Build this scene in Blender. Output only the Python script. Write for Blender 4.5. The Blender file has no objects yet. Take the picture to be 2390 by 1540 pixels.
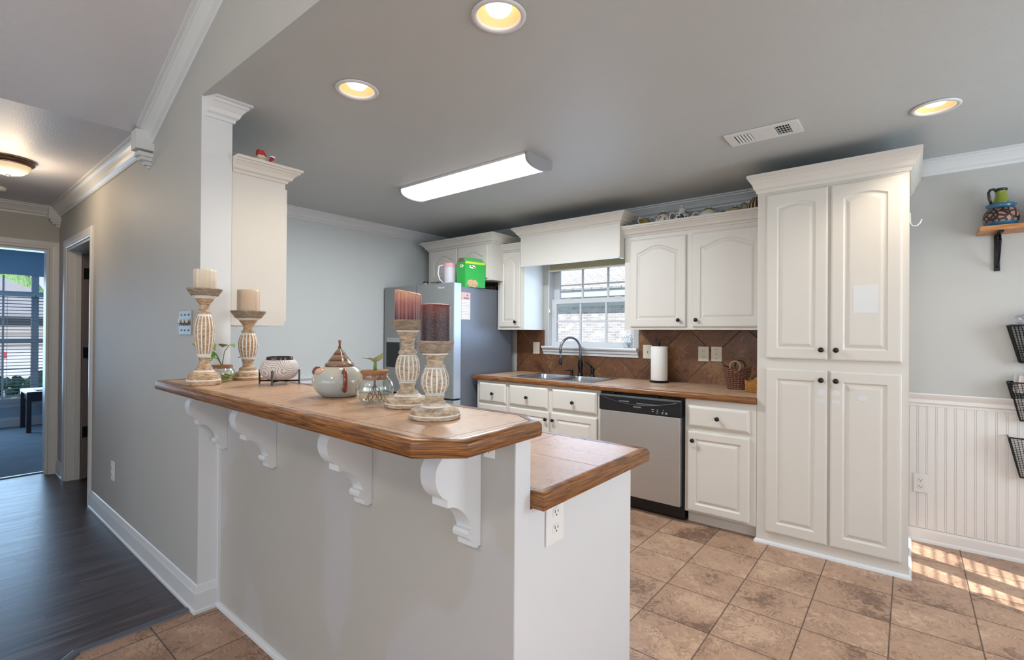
import bpy, bmesh, math, random
from mathutils import Vector, Matrix
random.seed(7)
SC = bpy.context.scene
C = SC.collection
PI = math.pi

# ------------------------------------------------------------------ camera
H = 1.33
F_PX, YAW, PIT, ROL = 1139.966, .682697, .003844, .006833
cy_, sy_ = math.cos(YAW), math.sin(YAW)
fw = Vector((-sy_*math.cos(PIT), cy_*math.cos(PIT), math.sin(PIT)))
r0 = Vector((cy_, sy_, 0)); u0 = r0.cross(fw)
rv = math.cos(ROL)*r0 + math.sin(ROL)*u0
uv = -math.sin(ROL)*r0 + math.cos(ROL)*u0
cam = bpy.data.objects.new('camera', bpy.data.cameras.new('camera'))
C.objects.link(cam)
cam.data.sensor_width = 36; cam.data.sensor_fit = 'HORIZONTAL'
cam.data.lens = F_PX/2390*36
cam.data.clip_start = .05; cam.data.clip_end = 200
mw = Matrix(((rv.x, uv.x, -fw.x, 0), (rv.y, uv.y, -fw.y, 0), (rv.z, uv.z, -fw.z, H), (0, 0, 0, 1)))
cam.matrix_world = mw
SC.camera = cam
# ------------------------------------------------------------------ view, world
SC.view_settings.view_transform = 'Standard'
SC.view_settings.look = 'None'
SC.view_settings.gamma = 1
SC.view_settings.use_curve_mapping = False
SC.view_settings.exposure = EXPO = 0.0
w = bpy.data.worlds.new('sky'); SC.world = w; w.use_nodes = True
nt = w.node_tree; nt.nodes.clear()
wo = nt.nodes.new('ShaderNodeOutputWorld'); bg = nt.nodes.new('ShaderNodeBackground')
tc = nt.nodes.new('ShaderNodeTexCoord'); sx = nt.nodes.new('ShaderNodeSeparateXYZ'); cr = nt.nodes.new('ShaderNodeValToRGB')
cr.color_ramp.elements[0].position = .0; cr.color_ramp.elements[0].color = (.86, .93, 1, 1)
cr.color_ramp.elements[1].position = .6; cr.color_ramp.elements[1].color = (.35, .58, 1, 1)
nt.links.new(tc.outputs['Generated'], sx.inputs[0]); nt.links.new(sx.outputs['Z'], cr.inputs[0])
nt.links.new(cr.outputs[0], bg.inputs[0]); bg.inputs[1].default_value = 1.1
nt.links.new(bg.outputs[0], wo.inputs[0])
SC.cycles.use_denoising = True
SC.cycles.max_bounces = 7; SC.cycles.diffuse_bounces = 4; SC.cycles.glossy_bounces = 3
SC.cycles.transmission_bounces = 6; SC.cycles.transparent_max_bounces = 12
SC.cycles.caustics_reflective = False; SC.cycles.caustics_refractive = False
SC.cycles.sample_clamp_indirect = 6

# ------------------------------------------------------------------ sun, window daylight and fill lamps
def light(name, kind, loc, energy, color=(1, 1, 1), **k):
    l = bpy.data.lights.new(name, kind); l.energy = energy; l.color = color
    d = k.pop('dir', None)
    for a, b in k.items(): setattr(l, a, b)
    o = bpy.data.objects.new(name, l); C.objects.link(o); o.location = loc
    if d: o.rotation_euler = Vector(d).to_track_quat('-Z', 'Y').to_euler()
    return o
az, el = math.radians(22.3), math.radians(38.7)
SUN = Vector((math.cos(az)*math.cos(el), -math.sin(az)*math.cos(el), math.sin(el)))
light('sun', 'SUN', (6, -4, 8), 12, (1, .97, .93), angle=.006, dir=-SUN)
# added fill lamps standing in for daylight at unseen windows behind and beside the camera
light('daylight_fill_south', 'AREA', (-1.3, -3.86, 1.35), 56, (.82, .91, 1), shape='RECTANGLE', size=3.4, size_y=1.8, dir=(0, 1, 0))
light('daylight_fill_south_east', 'AREA', (1.6, -3.86, 1.35), 26, (.86, .93, 1), shape='RECTANGLE', size=1.4, size_y=1.8, dir=(0, 1, 0))
light('daylight_fill_east', 'AREA', (2.02, .2, 1.4), 30, (.86, .93, 1), shape='RECTANGLE', size=1.8, size_y=1.5, dir=(-1, 0, 0))
light('daylight_kitchen_east', 'AREA', (2.02, 2.85, 1.45), 40, (.82, .92, 1), shape='RECTANGLE', size=1.1, size_y=1.2, dir=(-1, 0, 0))
light('daylight_kitchen', 'AREA', (-2.39, 4.11, 1.58), 8, (.50, .70, 1), shape='RECTANGLE', size=.85, size_y=.7, dir=(0, -1, 0))
light('daylight_bedroom', 'AREA', (-9.25, .35, 1.2), 52, (.44, .70, 1), shape='RECTANGLE', size=1.9, size_y=1.5, dir=(1, 0, -.05))

light('living_fill', 'POINT', (-.55, -1.5, 2.75), 58, (1, .83, .64), shadow_soft_size=.14)   # added unseen warm fill behind the camera, brightens the vault and header
# ------------------------------------------------------------------ materials
def lin(c):
    if isinstance(c, str):
        c = tuple(int(c[i:i+2], 16)/255 for i in (0, 2, 4))
        return tuple(x/12.92 if x <= .04045 else ((x+.055)/1.055)**2.4 for x in c)+(1,)
    return tuple(c)+(1,)
class N:
    """tiny node helper"""
    def __init__(s, name):
        s.m = bpy.data.materials.new(name); s.m.use_nodes = True
        s.t = s.m.node_tree; s.b = s.t.nodes['Principled BSDF']; s._co = None
    def n(s, kind, **k):
        x = s.t.nodes.new('ShaderNode'+kind)
        for a, b in k.items():
            if a == 'ins':
                for i, v in b.items(): s.put(x.inputs[i], v)
            else: setattr(x, a, b)
        return x
    def put(s, sock, v):
        if isinstance(v, bpy.types.NodeSocket): s.t.links.new(v, sock)
        else:
            try: sock.default_value = v
            except Exception: sock.default_value = tuple(v)
    def co(s, scale=(1, 1, 1), loc=(0, 0, 0), rot=(0, 0, 0)):
        if not s._co: s._co = s.n('TexCoord').outputs['Object']
        m = s.n('Mapping', ins={'Vector': s._co, 'Scale': scale, 'Location': loc, 'Rotation': rot})
        return m.outputs[0]
    def noise(s, vec, scale=5, detail=4, rough=.55, dist=0):
        return s.n('TexNoise', ins={'Vector': vec, 'Scale': scale, 'Detail': detail, 'Roughness': rough, 'Distortion': dist}).outputs[0]
    def ramp(s, fac, stops):
        r = s.n('ValToRGB', ins={0: fac}); e = r.color_ramp.elements
        while len(e) < len(stops): e.new(.5)
        for i, (p, c) in enumerate(stops):
            e[i].position = p; e[i].color = lin(c) if not isinstance(c, (int, float)) else (c, c, c, 1)
        return r.outputs[0]
    def math(s, op, a, b=0, c=0, clamp=False):
        x = s.n('Math', operation=op, use_clamp=clamp, ins={0: a, 1: b, 2: c}); return x.outputs[0]
    def mix(s, f, a, b, bt='MIX'):
        x = s.n('MixRGB', blend_type=bt, ins={0: f, 1: a if not isinstance(a, (str, tuple)) else lin(a) if isinstance(a, str) else a, 2: b if not isinstance(b, (str, tuple)) else lin(b) if isinstance(b, str) else b})
        return x.outputs[0]
    def xyz(s, v):
        return s.n('SeparateXYZ', ins={0: v}).outputs
    def bump(s, h, strength=.3, dist=.002, chain=None):
        b = s.n('Bump', ins={'Height': h, 'Strength': strength, 'Distance': dist})
        s.t.links.new(b.outputs[0], s.b.inputs['Normal']); return b
    def set(s, **k):
        for a, v in k.items():
            a = {'base': 'Base Color', 'rough': 'Roughness', 'metal': 'Metallic', 'spec': 'Specular IOR Level', 'em': 'Emission Color', 'es': 'Emission Strength', 'trans': 'Transmission Weight', 'coat': 'Coat Weight', 'sss': 'Subsurface Weight'}.get(a, a)
            if isinstance(v, str): v = lin(v)
            s.put(s.b.inputs[a], v)
        return s.m
def plain(name, col, rough=.5, metal=0, bump=None, var=0, **k):
    a = N(name); c = lin(col)
    if var:
        f = a.noise(a.co(), 6, 3)
        c = a.mix(f, tuple(x*(1-var) for x in c[:3])+(1,), tuple(min(1, x*(1+var)) for x in c[:3])+(1,))
    if bump: a.bump(a.noise(a.co(), bump[0], 3), bump[1], bump[2] if len(bump) > 2 else .002)
    a.set(base=c, rough=rough, metal=metal, **k); return a.m
M = {}
M['wall'] = plain('greige_wall_paint', (.47, .47, .455), .58, bump=(170, .35, .002), var=.03)
M['knee'] = None
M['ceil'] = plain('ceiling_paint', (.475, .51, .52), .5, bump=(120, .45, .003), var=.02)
M['trim'] = plain('white_trim_paint', (.67, .69, .71), .35, var=.02)
M['cab'] = plain('cream_cabinet_paint', (.66, .635, .59), .42, var=.02)
M['white'] = plain('white_plastic', (.78, .78, .76), .35)
M['ivory'] = plain('ivory_plastic', (.72, .68, .56), .35)
M['black'] = plain('black_plastic', (.006, .006, .008), .22)
M['bronze'] = plain('dark_bronze_metal', (.035, .03, .03), .3, .8)
M['iron'] = plain('black_iron', (.008, .008, .009), .35, .5)
M['steel'] = None
M['dark'] = plain('dark_gap', (.01, .01, .01), .8)
M['grey'] = plain('grey_plastic', (.2, .21, .22), .4)
M['red'] = plain('red_glaze', (.45, .03, .03), .25)
M['greenleaf'] = None

a = N('knee_wall_paint'); f = a.noise(a.co((1.2, 1, .8)), 1.6, 2, .4, .4)
patch = a.ramp(f, [(.50, 0.), (.53, 1.)])
a.bump(a.noise(a.co(), 170, 3), .3)
M['knee'] = a.set(base=a.mix(patch, (.45, .435, .405, 1), (.475, .465, .47, 1)), rough=.42)

def tile_mat(name, size, off, grout, c0, c1, c2, gw=.0035, rot=0, plane='xy', rough=.35, sc=1, bs=.5, vs=.8):
    a = N(name)
    v = a.co(rot=(0, 0, 0)); X = a.xyz(v)
    if plane == 'xy': p, q = X[0], X[1]
    else: p, q = X[0], X[2]
    if rot:
        s = math.sqrt(.5)
        p0, q0 = a.math('SUBTRACT', p, off[0]), a.math('SUBTRACT', q, off[1])
        p = a.math('MULTIPLY', a.math('ADD', p0, q0), s); q = a.math('MULTIPLY', a.math('SUBTRACT', q0, p0), s)
        off = (0, 0)
    def cell(x, o):
        x = a.math('DIVIDE', a.math('SUBTRACT', x, o), size)
        return a.math('FRACT', x), a.math('FLOOR', x)
    fp, ip = cell(p, off[0]); fq, iq = cell(q, off[1])
    e = lambda t: a.math('MINIMUM', t, a.math('SUBTRACT', 1, t))
    d = a.math('MULTIPLY', a.math('MINIMUM', e(fp), e(fq)), size)
    g = a.math('SUBTRACT', 1, a.math('SMOOTH_MIN', a.math('DIVIDE', d, gw), 1, .2), clamp=True)
    # slate-like relief, shifted for each tile
    comb = a.n('CombineXYZ', ins={0: a.math('MULTIPLY', ip, 3.7), 1: a.math('MULTIPLY', iq, 5.3), 2: a.math('MULTIPLY', ip, 1.3)})
    vv = a.n('VectorMath', operation='ADD', ins={0: v, 1: comb.outputs[0]}).outputs[0]
    n1 = a.noise(vv, 7*sc, 4, .55, 1.0); n2 = a.noise(vv, 26*sc, 5, .65, 1.5); n3 = a.noise(vv, 3.2*sc, 2, .5, .5)
    fr = a.math('FRACT', a.math('ADD', a.math('MULTIPLY', n1, 13), a.math('MULTIPLY', n2, .8)))
    vein = a.ramp(fr, [(0., 1.), (.10, .8), (.35, 0.), (.93, 0.), (.99, .6)])
    steps = a.ramp(a.math('ADD', a.math('MULTIPLY', n3, .55), a.math('MULTIPLY', n2, .45)), [(.38, c0), (.455, c1), (.53, c1), (.60, c2)])
    brk = a.ramp(a.noise(vv, 11*sc, 2), [(.42, .15), (.58, 1.)])
    col = a.mix(a.math('MULTIPLY', a.math('MULTIPLY', vein, brk), vs), steps, c0)
    tint = a.n('TexWhiteNoise', noise_dimensions='2D', ins={'Vector': a.n('CombineXYZ', ins={0: ip, 1: iq}).outputs[0]}).outputs[0]
    col = a.mix(.12, col, a.ramp(tint, [(0, c0), (1, c2)]))
    col = a.mix(g, col, grout)
    hgt = a.math('SUBTRACT', a.math('ADD', a.math('MULTIPLY', n1, .4), a.math('MULTIPLY', vein, -.16)), g)
    a.bump(hgt, bs, .004)
    return a.set(base=col, rough=a.math('ADD', rough, a.math('MULTIPLY', g, .4)))
M['floor'] = tile_mat('slate_look_floor_tile', .3105, (-.064, 2.857), '3a302a', '6a4f40', 'ab8a73', 'c3a389', gw=.0042, sc=1)
for nm_, ox_, oy_ in (('ctile', -1.105+1.681, .72-.8775), ('ctile_pen', -1.105+2.508, 1.348-1.347), ('ctile_sink', -1.4+2.0, 3.75-3.76)):
    M[nm_] = tile_mat('slate_look_counter_'+nm_, .36 if nm_ == 'ctile_pen' else .325, (ox_, oy_), '4a382c', '8c6a52', 'bd9a7e', 'ccac90', gw=.0026, rough=.33, sc=.8, bs=.18, vs=.5)
M['splash'] = tile_mat('diagonal_backsplash_tile', .3225, (-1.451, .928), '2c1f17', '46281a', '704a30', '8e6a48', rot=1, plane='xz', gw=.0045, rough=.35, sc=1.2)

# dark wood planks running along Y
a = N('dark_wood_planks'); v = a.co(); X = a.xyz(v)
ci = a.math('FLOOR', a.math('DIVIDE', X[0], .125)); cf = a.math('FRACT', a.math('DIVIDE', X[0], .125))
rnd = a.n('TexWhiteNoise', noise_dimensions='1D', ins={'W': ci}).outputs[0]
yy = a.math('ADD', X[1], a.math('MULTIPLY', rnd, 5)); yi = a.math('FLOOR', a.math('DIVIDE', yy, 1.2)); yf = a.math('FRACT', a.math('DIVIDE', yy, 1.2))
pl = a.n('TexWhiteNoise', noise_dimensions='2D', ins={'Vector': a.n('CombineXYZ', ins={0: ci, 1: yi}).outputs[0]}).outputs[0]
gv = a.n('CombineXYZ', ins={0: X[0], 1: a.math('ADD', a.math('MULTIPLY', X[1], .08), a.math('MULTIPLY', pl, 9)), 2: 0}).outputs[0]
gr = a.noise(gv, 30, 6, .7, .8); gr2 = a.noise(gv, 9, 3, .5, 1.5)
col = a.ramp(gr, [(.36, '120f12'), (.5, '3a3238'), (.64, '6e6064')])
col = a.mix(.35, col, a.ramp(gr2, [(.35, '18161a'), (.65, '4e474c')]))
col = a.mix(a.math('MULTIPLY', pl, .25), col, '4a4248')
edge = a.math('MINIMUM', a.math('MULTIPLY', a.math('MINIMUM', cf, a.math('SUBTRACT', 1, cf)), .125), a.math('MULTIPLY', a.math('MINIMUM', yf, a.math('SUBTRACT', 1, yf)), 1.2))
gap = a.math('LESS_THAN', edge, .0012)
col = a.mix(gap, col, '0c0b0d')
a.bump(a.math('SUBTRACT', gr, gap), .25, .002)
M['wood_floor'] = a.set(base=col, rough=a.math('ADD', .20, a.math('MULTIPLY', gr, .26)))

def wood_mat(name, c0, c1, c2, rough=.35, sc=(2, 2, 70), n=3, bump=.15):
    a = N(name); g = a.noise(a.co(sc), n, 6, .6, .5)
    g2 = a.noise(a.co((sc[0]*.5, sc[1]*.5, sc[2]*.4)), n, 3, .5, 1)
    col = a.mix(.28, a.ramp(g, [(.38, c0), (.5, c1), (.62, c2)]), a.ramp(g2, [(.35, c0), (.65, c2)]))
    a.bump(g, bump, .001); return a.set(base=col, rough=rough)
M['oak'] = wood_mat('varnished_oak', '3c2210', '7c4c26', '9e6c3c', .3, sc=(2.5, 2.5, 90), n=5)
M['oak_end'] = wood_mat('oak_end_grain', '3a2415', '5c3c22', '7a5432', .4, sc=(60, 60, 60))
M['pine'] = wood_mat('orange_pine', '9a6232', 'b77c46', 'cf9960', .4, sc=(3, 30, 40))
M['cork'] = plain('cork', '9a6a44', .8, bump=(60, .6, .003), var=.25)
M['whitewash'] = wood_mat('whitewashed_brown_wood', '8a6a4c', 'ab8a68', 'c9b59c', .6, sc=(18, 18, 60), n=3)
M['palewood'] = wood_mat('pale_whitewashed_wood', '8c7660', 'b39f86', 'd0c4b2', .6, sc=(14, 14, 50), n=3)
M['greywood'] = wood_mat('greyed_wood', '75685a', '8f8070', 'aa9a88', .65, sc=(14, 14, 60), n=3)
M['chalk'] = plain('chalky_white_paint', (.72, .71, .68), .7, bump=(90, .3), var=.06)
M['darkwood'] = plain('dark_brown_wood', '2e211b', .35)
M['espresso'] = plain('espresso_painted_wood', '241a26', .3)

a = N('brushed_steel'); g = a.noise(a.co((2, 2, 260)), 3, 3, .5)
M['steel'] = a.set(base=a.ramp(g, [(.3, (.50, .49, .48)), (.7, (.58, .57, .56))]), metal=.85, rough=.38)
M['fridge_front'] = plain('fridge_grey_steel', (.31, .325, .33), .45, .45)
M['fridge_edge'] = plain('fridge_door_edge', (.50, .58, .70), .35, .5)
M['fridge_side'] = plain('fridge_painted_side', (.16, .18, .215), .33, .25, bump=(300, .15))
M['sinksteel'] = plain('sink_steel', (.62, .64, .66), .22, .95)
M['carpet'] = plain('blue_grey_carpet', (.20, .25, .30), .95, bump=(350, 1, .01), var=.25)
M['bedwall'] = plain('bedroom_wall_paint', (.42, .55, .66), .6, bump=(150, .3))
M['lens'] = N('lit_acrylic_lens').set(base=(.9, .9, .9, 1), em=(1, .97, .97, 1), es=1.15, rough=.4)
M['bulb'] = N('lit_bulb').set(base=(1, 1, 1, 1), em=(1, .95, .90, 1), es=2.2)
M['reflector'] = plain('gold_reflector', (.86, .58, .30), .4)
M['shade'] = N('glowing_ribbed_glass').set(base=(.85, .68, .42, 1), em=(1, .62, .28, 1), es=.75, rough=.25)
M['asphalt'] = plain('driveway_concrete', (.15, .155, .16), .9)
M['grass'] = plain('lawn_grass', (.13, .15, .09), .95, var=.4)
M['foliage'] = plain('tree_foliage', (.13, .24, .09), .9, bump=(8, 1, .2), var=.6)
M['siding'] = plain('tan_siding', (.18, .16, .145), .8)
M['wicker'] = plain('woven_wicker', '6b4434', .7, var=.5)
M['paper'] = plain('white_paper', (.82, .82, .80), .7, bump=(60, .2))

def translucent(name, col, k=.5):
    a = N(name); t = a.t; o = [x for x in t.nodes if x.type == 'OUTPUT_MATERIAL'][0]; a.set(base=tuple(col)+(1,), rough=.4)
    tl = a.n('BsdfTranslucent', ins={0: tuple(col)+(1,)}); mx = a.n('MixShader', ins={0: k})
    t.links.new(a.b.outputs[0], mx.inputs[1]); t.links.new(tl.outputs[0], mx.inputs[2]); t.links.new(mx.outputs[0], o.inputs[0]); return a.m
M['vinyl'] = translucent('white_vinyl_slats', (.80, .84, .86), .5)
def thin_glass(name, tint=(1, 1, 1), ior=1.45, gain=1, extra=.0, rough=0):
    a = N(name); t = a.t; t.nodes.remove(a.b)
    o = [x for x in t.nodes if x.type == 'OUTPUT_MATERIAL'][0]
    tr = a.n('BsdfTransparent', ins={0: tint+(1,)}); gl = a.n('BsdfGlossy', ins={0: (1, 1, 1, 1), 'Roughness': rough})
    bf = a.n('NewGeometry').outputs['Backfacing']
    fr = a.n('Fresnel', ins={0: a.math('ADD', ior, a.math('MULTIPLY', bf, 1/ior-ior))}).outputs[0]
    f = a.math('ADD', a.math('MULTIPLY', fr, gain), extra, clamp=True)
    mx = a.n('MixShader', ins={0: f}); t.links.new(tr.outputs[0], mx.inputs[1]); t.links.new(gl.outputs[0], mx.inputs[2])
    t.links.new(mx.outputs[0], o.inputs[0]); return a.m
M['pane'] = thin_glass('window_glass', (.97, .98, 1))
M['jarglass'] = thin_glass('clear_jar_glass', (.98, .99, .985), 1.5, 1.3, .015)
M['water'] = thin_glass('jar_water', (.90, .93, .90), 1.33)
M['greenwater'] = thin_glass('greenish_jar_water', (.86, .93, .62), 1.33)
M['film'] = thin_glass('clear_plastic_film', (.86, .88, .92), 1.5, 1.5, .10, .15)

# brick of the neighbouring house
a = N('pale_brick'); v = a.co(); X = a.xyz(v)
bt = a.n('TexBrick', ins={'Vector': a.n('CombineXYZ', ins={0: X[0], 1: X[2], 2: 0}).outputs[0], 'Color1': (.42, .38, .38, 1), 'Color2': (.72, .68, .68, 1), 'Mortar': (.85, .84, .82, 1), 'Scale': 1.0, 'Mortar Size': .008, 'Bias': .1, 'Brick Width': .21, 'Row Height': .075})
M['brick'] = a.set(base=a.mix(.3, bt.outputs[0], a.ramp(a.noise(v, 3, 3), [(.4, (.4, .36, .33)), (.6, (.7, .66, .62))])), rough=.9)
a = N('roof_shingle'); v = a.co(); X = a.xyz(v)
bt = a.n('TexBrick', ins={'Vector': a.n('CombineXYZ', ins={0: X[0], 1: X[1], 2: 0}).outputs[0], 'Color1': (.36, .35, .34, 1), 'Color2': (.52, .50, .48, 1), 'Mortar': (.16, .15, .15, 1), 'Scale': 1.0, 'Mortar Size': .012, 'Bias': .0, 'Brick Width': .33, 'Row Height': .16})
M['shingle'] = a.set(base=bt.outputs[0], rough=.95)

# ------------------------------------------------------------------ mesh builder
W = {}
class MB:
    def __init__(s): s.bm = bmesh.new(); s.mi = 0
    def f(s, vs):
        try:
            x = s.bm.faces.new(vs); x.material_index = s.mi; return x
        except ValueError: return None
    def v(s, *p): return s.bm.verts.new(p if len(p) == 3 else p[0])
    def box(s, x0, y0, z0, x1, y1, z1, bev=0):
        if x0 > x1: x0, x1 = x1, x0
        if y0 > y1: y0, y1 = y1, y0
        if z0 > z1: z0, z1 = z1, z0
        q = [s.v(x, y, z) for z in (z0, z1) for y in (y0, y1) for x in (x0, x1)]
        fs = [s.f([q[i] for i in t]) for t in ((0, 2, 3, 1), (4, 5, 7, 6), (0, 1, 5, 4), (2, 6, 7, 3), (0, 4, 6, 2), (1, 3, 7, 5))]
        if bev:
            es = list({e for f in fs for e in f.edges})
            r = bmesh.ops.bevel(s.bm, geom=es, offset=bev, segments=2, affect='EDGES', profile=.6)
            for f in r['faces']: f.material_index = s.mi
        return s
    def prism(s, pts, ax, a, b):
        def P(p, t): return {'x': (t, p[0], p[1]), 'y': (p[0], t, p[1]), 'z': (p[0], p[1], t)}[ax]
        A = [s.v(*P(p, a)) for p in pts]; B = [s.v(*P(p, b)) for p in pts]; n = len(pts)
        for i in range(n): s.f([A[i], A[(i+1) % n], B[(i+1) % n], B[i]])
        s.f(A[::-1]); s.f(B); return s
    def loops(s, L, close=True, cap0=True, cap1=True, mis=None):
        R = [[s.v(*p) for p in l] for l in L]; n = len(R[0])
        for k in range(len(R)-1):
            if mis is not None: s.mi = mis[k]
            for i in range(n if close else n-1):
                s.f([R[k][i], R[k][(i+1) % n], R[k+1][(i+1) % n], R[k+1][i]])
        if cap0: s.f(R[0][::-1])
        if cap1: s.f(R[-1])
        return s
    def lathe(s, prof, c=(0, 0, 0), n=32, ax='z', fl=None, mis=None, cap0=True, cap1=True):
        L = []
        for k, (r, h) in enumerate(prof):
            l = []
            for i in range(n):
                t = 2*PI*i/n; rr = max(r, .0002)*(fl(t, k, h) if fl else 1)
                p = {'z': (rr*math.cos(t), rr*math.sin(t), h), 'y': (rr*math.cos(t), h, rr*math.sin(t)), 'x': (h, rr*math.cos(t), rr*math.sin(t))}[ax]
                l.append((c[0]+p[0], c[1]+p[1], c[2]+p[2]))
            L.append(l)
        return s.loops(L, True, cap0, cap1, mis)
    def tube(s, pts, r, n=8, closed=False, cap=True):
        P = [Vector(p) for p in pts]; m = len(P); L = []; up = None
        for i in range(m):
            if closed: t = (P[(i+1) % m]-P[i-1]).normalized()
            else: t = (P[min(i+1, m-1)]-P[max(i-1, 0)]).normalized()
            if up is None:
                up = Vector((0, 0, 1)) if abs(t.z) < .9 else Vector((1, 0, 0))
            a = (up - t*up.dot(t)).normalized(); up = a; b = t.cross(a)
            rr = r[i] if isinstance(r, (list, tuple)) else r
            L.append([P[i]+a*rr*math.cos(2*PI*k/n)+b*rr*math.sin(2*PI*k/n) for k in range(n)])
        if closed:
            L.append(L[0]); return s.loops(L, True, False, False)
        return s.loops(L, True, cap, cap)
    def ball(s, c, rx, ry=None, rz=None, n=16, m=10):
        ry = rx if ry is None else ry; rz = rx if rz is None else rz
        L = []
        for j in range(m+1):
            ph = -PI/2+PI*j/m; k = max(math.cos(ph), .001)
            L.append([(c[0]+rx*k*math.cos(2*PI*i/n), c[1]+ry*k*math.sin(2*PI*i/n), c[2]+rz*math.sin(ph)) for i in range(n)])
        return s.loops(L)
    def sweep(s, prof, path, closed=False):
        """prof: closed (out, z) section; out is to the right of the path (plan)"""
        P = [Vector(p) for p in path]; m = len(P); L = []
        nr = lambda d: Vector((d.y, -d.x))
        for i in range(m):
            if closed or 0 < i < m-1:
                d0 = (P[i]-P[i-1]).normalized(); d1 = (P[(i+1) % m]-P[i]).normalized()
                n0, n1 = nr(d0), nr(d1); k = (n0+n1); k = k/(1+n0.dot(n1))
            elif i == 0: k = nr((P[1]-P[0]).normalized())
            else: k = nr((P[-1]-P[-2]).normalized())
            L.append([(P[i].x+k.x*o, P[i].y+k.y*o, z) for o, z in prof])
        if closed: L.append(L[0])
        return s.loops(L, True, not closed, not closed)
    def build(s, name, mat, parent=None, smooth=False, weld=True):
        bm = s.bm
        if weld: bmesh.ops.remove_doubles(bm, verts=bm.verts, dist=1e-6)
        bmesh.ops.recalc_face_normals(bm, faces=bm.faces)
        me = bpy.data.meshes.new(name); o = bpy.data.objects.new(name, me); C.objects.link(o)
        if parent is not None: org = W[parent.name]
        else:
            xs = [v.co for v in bm.verts]
            org = Vector(((min(p.x for p in xs)+max(p.x for p in xs))/2, (min(p.y for p in xs)+max(p.y for p in xs))/2, min(p.z for p in xs)))
            o.location = org
        for v in bm.verts: v.co -= org
        bm.to_mesh(me); bm.free()
        for k in (mat if isinstance(mat, (list, tuple)) else [mat]): me.materials.append(M[k] if isinstance(k, str) else k)
        if smooth:
            for p in me.polygons: p.use_smooth = True
            if smooth is not True:
                me.set_sharp_from_angle(angle=math.radians(smooth))
        if parent is not None: o.parent = parent
        W[o.name] = org.copy()
        return o
def cr_prof(p, k=4):
    out = []
    for i in range(len(p)-1):
        a, b, c, d = p[max(i-1, 0)], p[i], p[i+1], p[min(i+2, len(p)-1)]
        for j in range(k):
            t = j/k; out.append(tuple(max(.0005 if q == 0 else -9, .5*(2*b[q]+(c[q]-a[q])*t+(2*a[q]-5*b[q]+4*c[q]-d[q])*t*t+(3*b[q]-a[q]-3*c[q]+d[q])*t**3)) for q in (0, 1)))
    return out+[tuple(p[-1])]
def thing(name, label, cat, loc=(0, 0, 0), group=None, local=False):
    o = bpy.data.objects.new(name, None); C.objects.link(o); o.empty_display_size = .05
    o['label'] = label; o['category'] = cat
    if group: o['group'] = group
    if local: W[o.name] = Vector((0, 0, 0))
    else: o.location = loc; W[o.name] = Vector(loc)
    return o
def tag(o, label, cat, group=None):
    o['label'] = label; o['category'] = cat
    if group: o['group'] = group
    return o
def struct(o): o['kind'] = 'structure'; return o
def box(name, mat, b, parent=None, bev=0):
    return MB().box(*b, bev=bev).build(name, mat, parent)
def dup(root, loc, rz=None, label=None, group=None):
    r = root.copy(); C.objects.link(r); r.location = loc
    if rz is not None: r.rotation_euler = (0, 0, rz)
    if label: r['label'] = label
    if group: r['group'] = group
    for ch in list(root.children):
        c = ch.copy(); C.objects.link(c); c.parent = r
        for g in list(ch.children):
            d = g.copy(); C.objects.link(d); d.parent = c
    return r
def inset_poly(poly, d):
    """poly counter-clockwise; returns it moved inwards by d"""
    n = len(poly); out = []
    for i in range(n):
        p = Vector(poly[i]); a = (p-Vector(poly[i-1])).normalized(); b = (Vector(poly[(i+1) % n])-p).normalized()
        na, nb = Vector((-a.y, a.x)), Vector((-b.y, b.x)); k = (na+nb)/(1+na.dot(nb)); out.append((p.x+k.x*d, p.y+k.y*d))
    return out
def wall_y(name, mat, x0, x1, y0, y1, z0, z1, holes=()):
    """wall running along X with rectangular openings (xa,xb,za,zb)"""
    m = MB(); xs = sorted({x0, x1}|{h[0] for h in holes}|{h[1] for h in holes}); zs = sorted({z0, z1}|{h[2] for h in holes}|{h[3] for h in holes})
    for i in range(len(xs)-1):
        for k in range(len(zs)-1):
            cx, cz = (xs[i]+xs[i+1])/2, (zs[k]+zs[k+1])/2
            if not any(h[0] < cx < h[1] and h[2] < cz < h[3] for h in holes): m.box(xs[i], y0, zs[k], xs[i+1], y1, zs[k+1])
    return struct(m.build(name, mat))
def wall_x(name, mat, x0, x1, y0, y1, z0, z1, holes=()):
    m = MB(); ys = sorted({y0, y1}|{h[0] for h in holes}|{h[1] for h in holes}); zs = sorted({z0, z1}|{h[2] for h in holes}|{h[3] for h in holes})
    for i in range(len(ys)-1):
        for k in range(len(zs)-1):
            cx, cz = (ys[i]+ys[i+1])/2, (zs[k]+zs[k+1])/2
            if not any(h[0] < cx < h[1] and h[2] < cz < h[3] for h in holes): m.box(x0, ys[i], zs[k], x1, ys[i+1], zs[k+1])
    return struct(m.build(name, mat))

# ------------------------------------------------------------------ dimensions
YN, XW, YH, YH2, YK = 4.12, -4.33, .858, .995, .951
XE, XEND, CZ = 2.1, -6.1, 2.44
VX = -3.4
vz = lambda x: CZ+.40*(x-VX)

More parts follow.
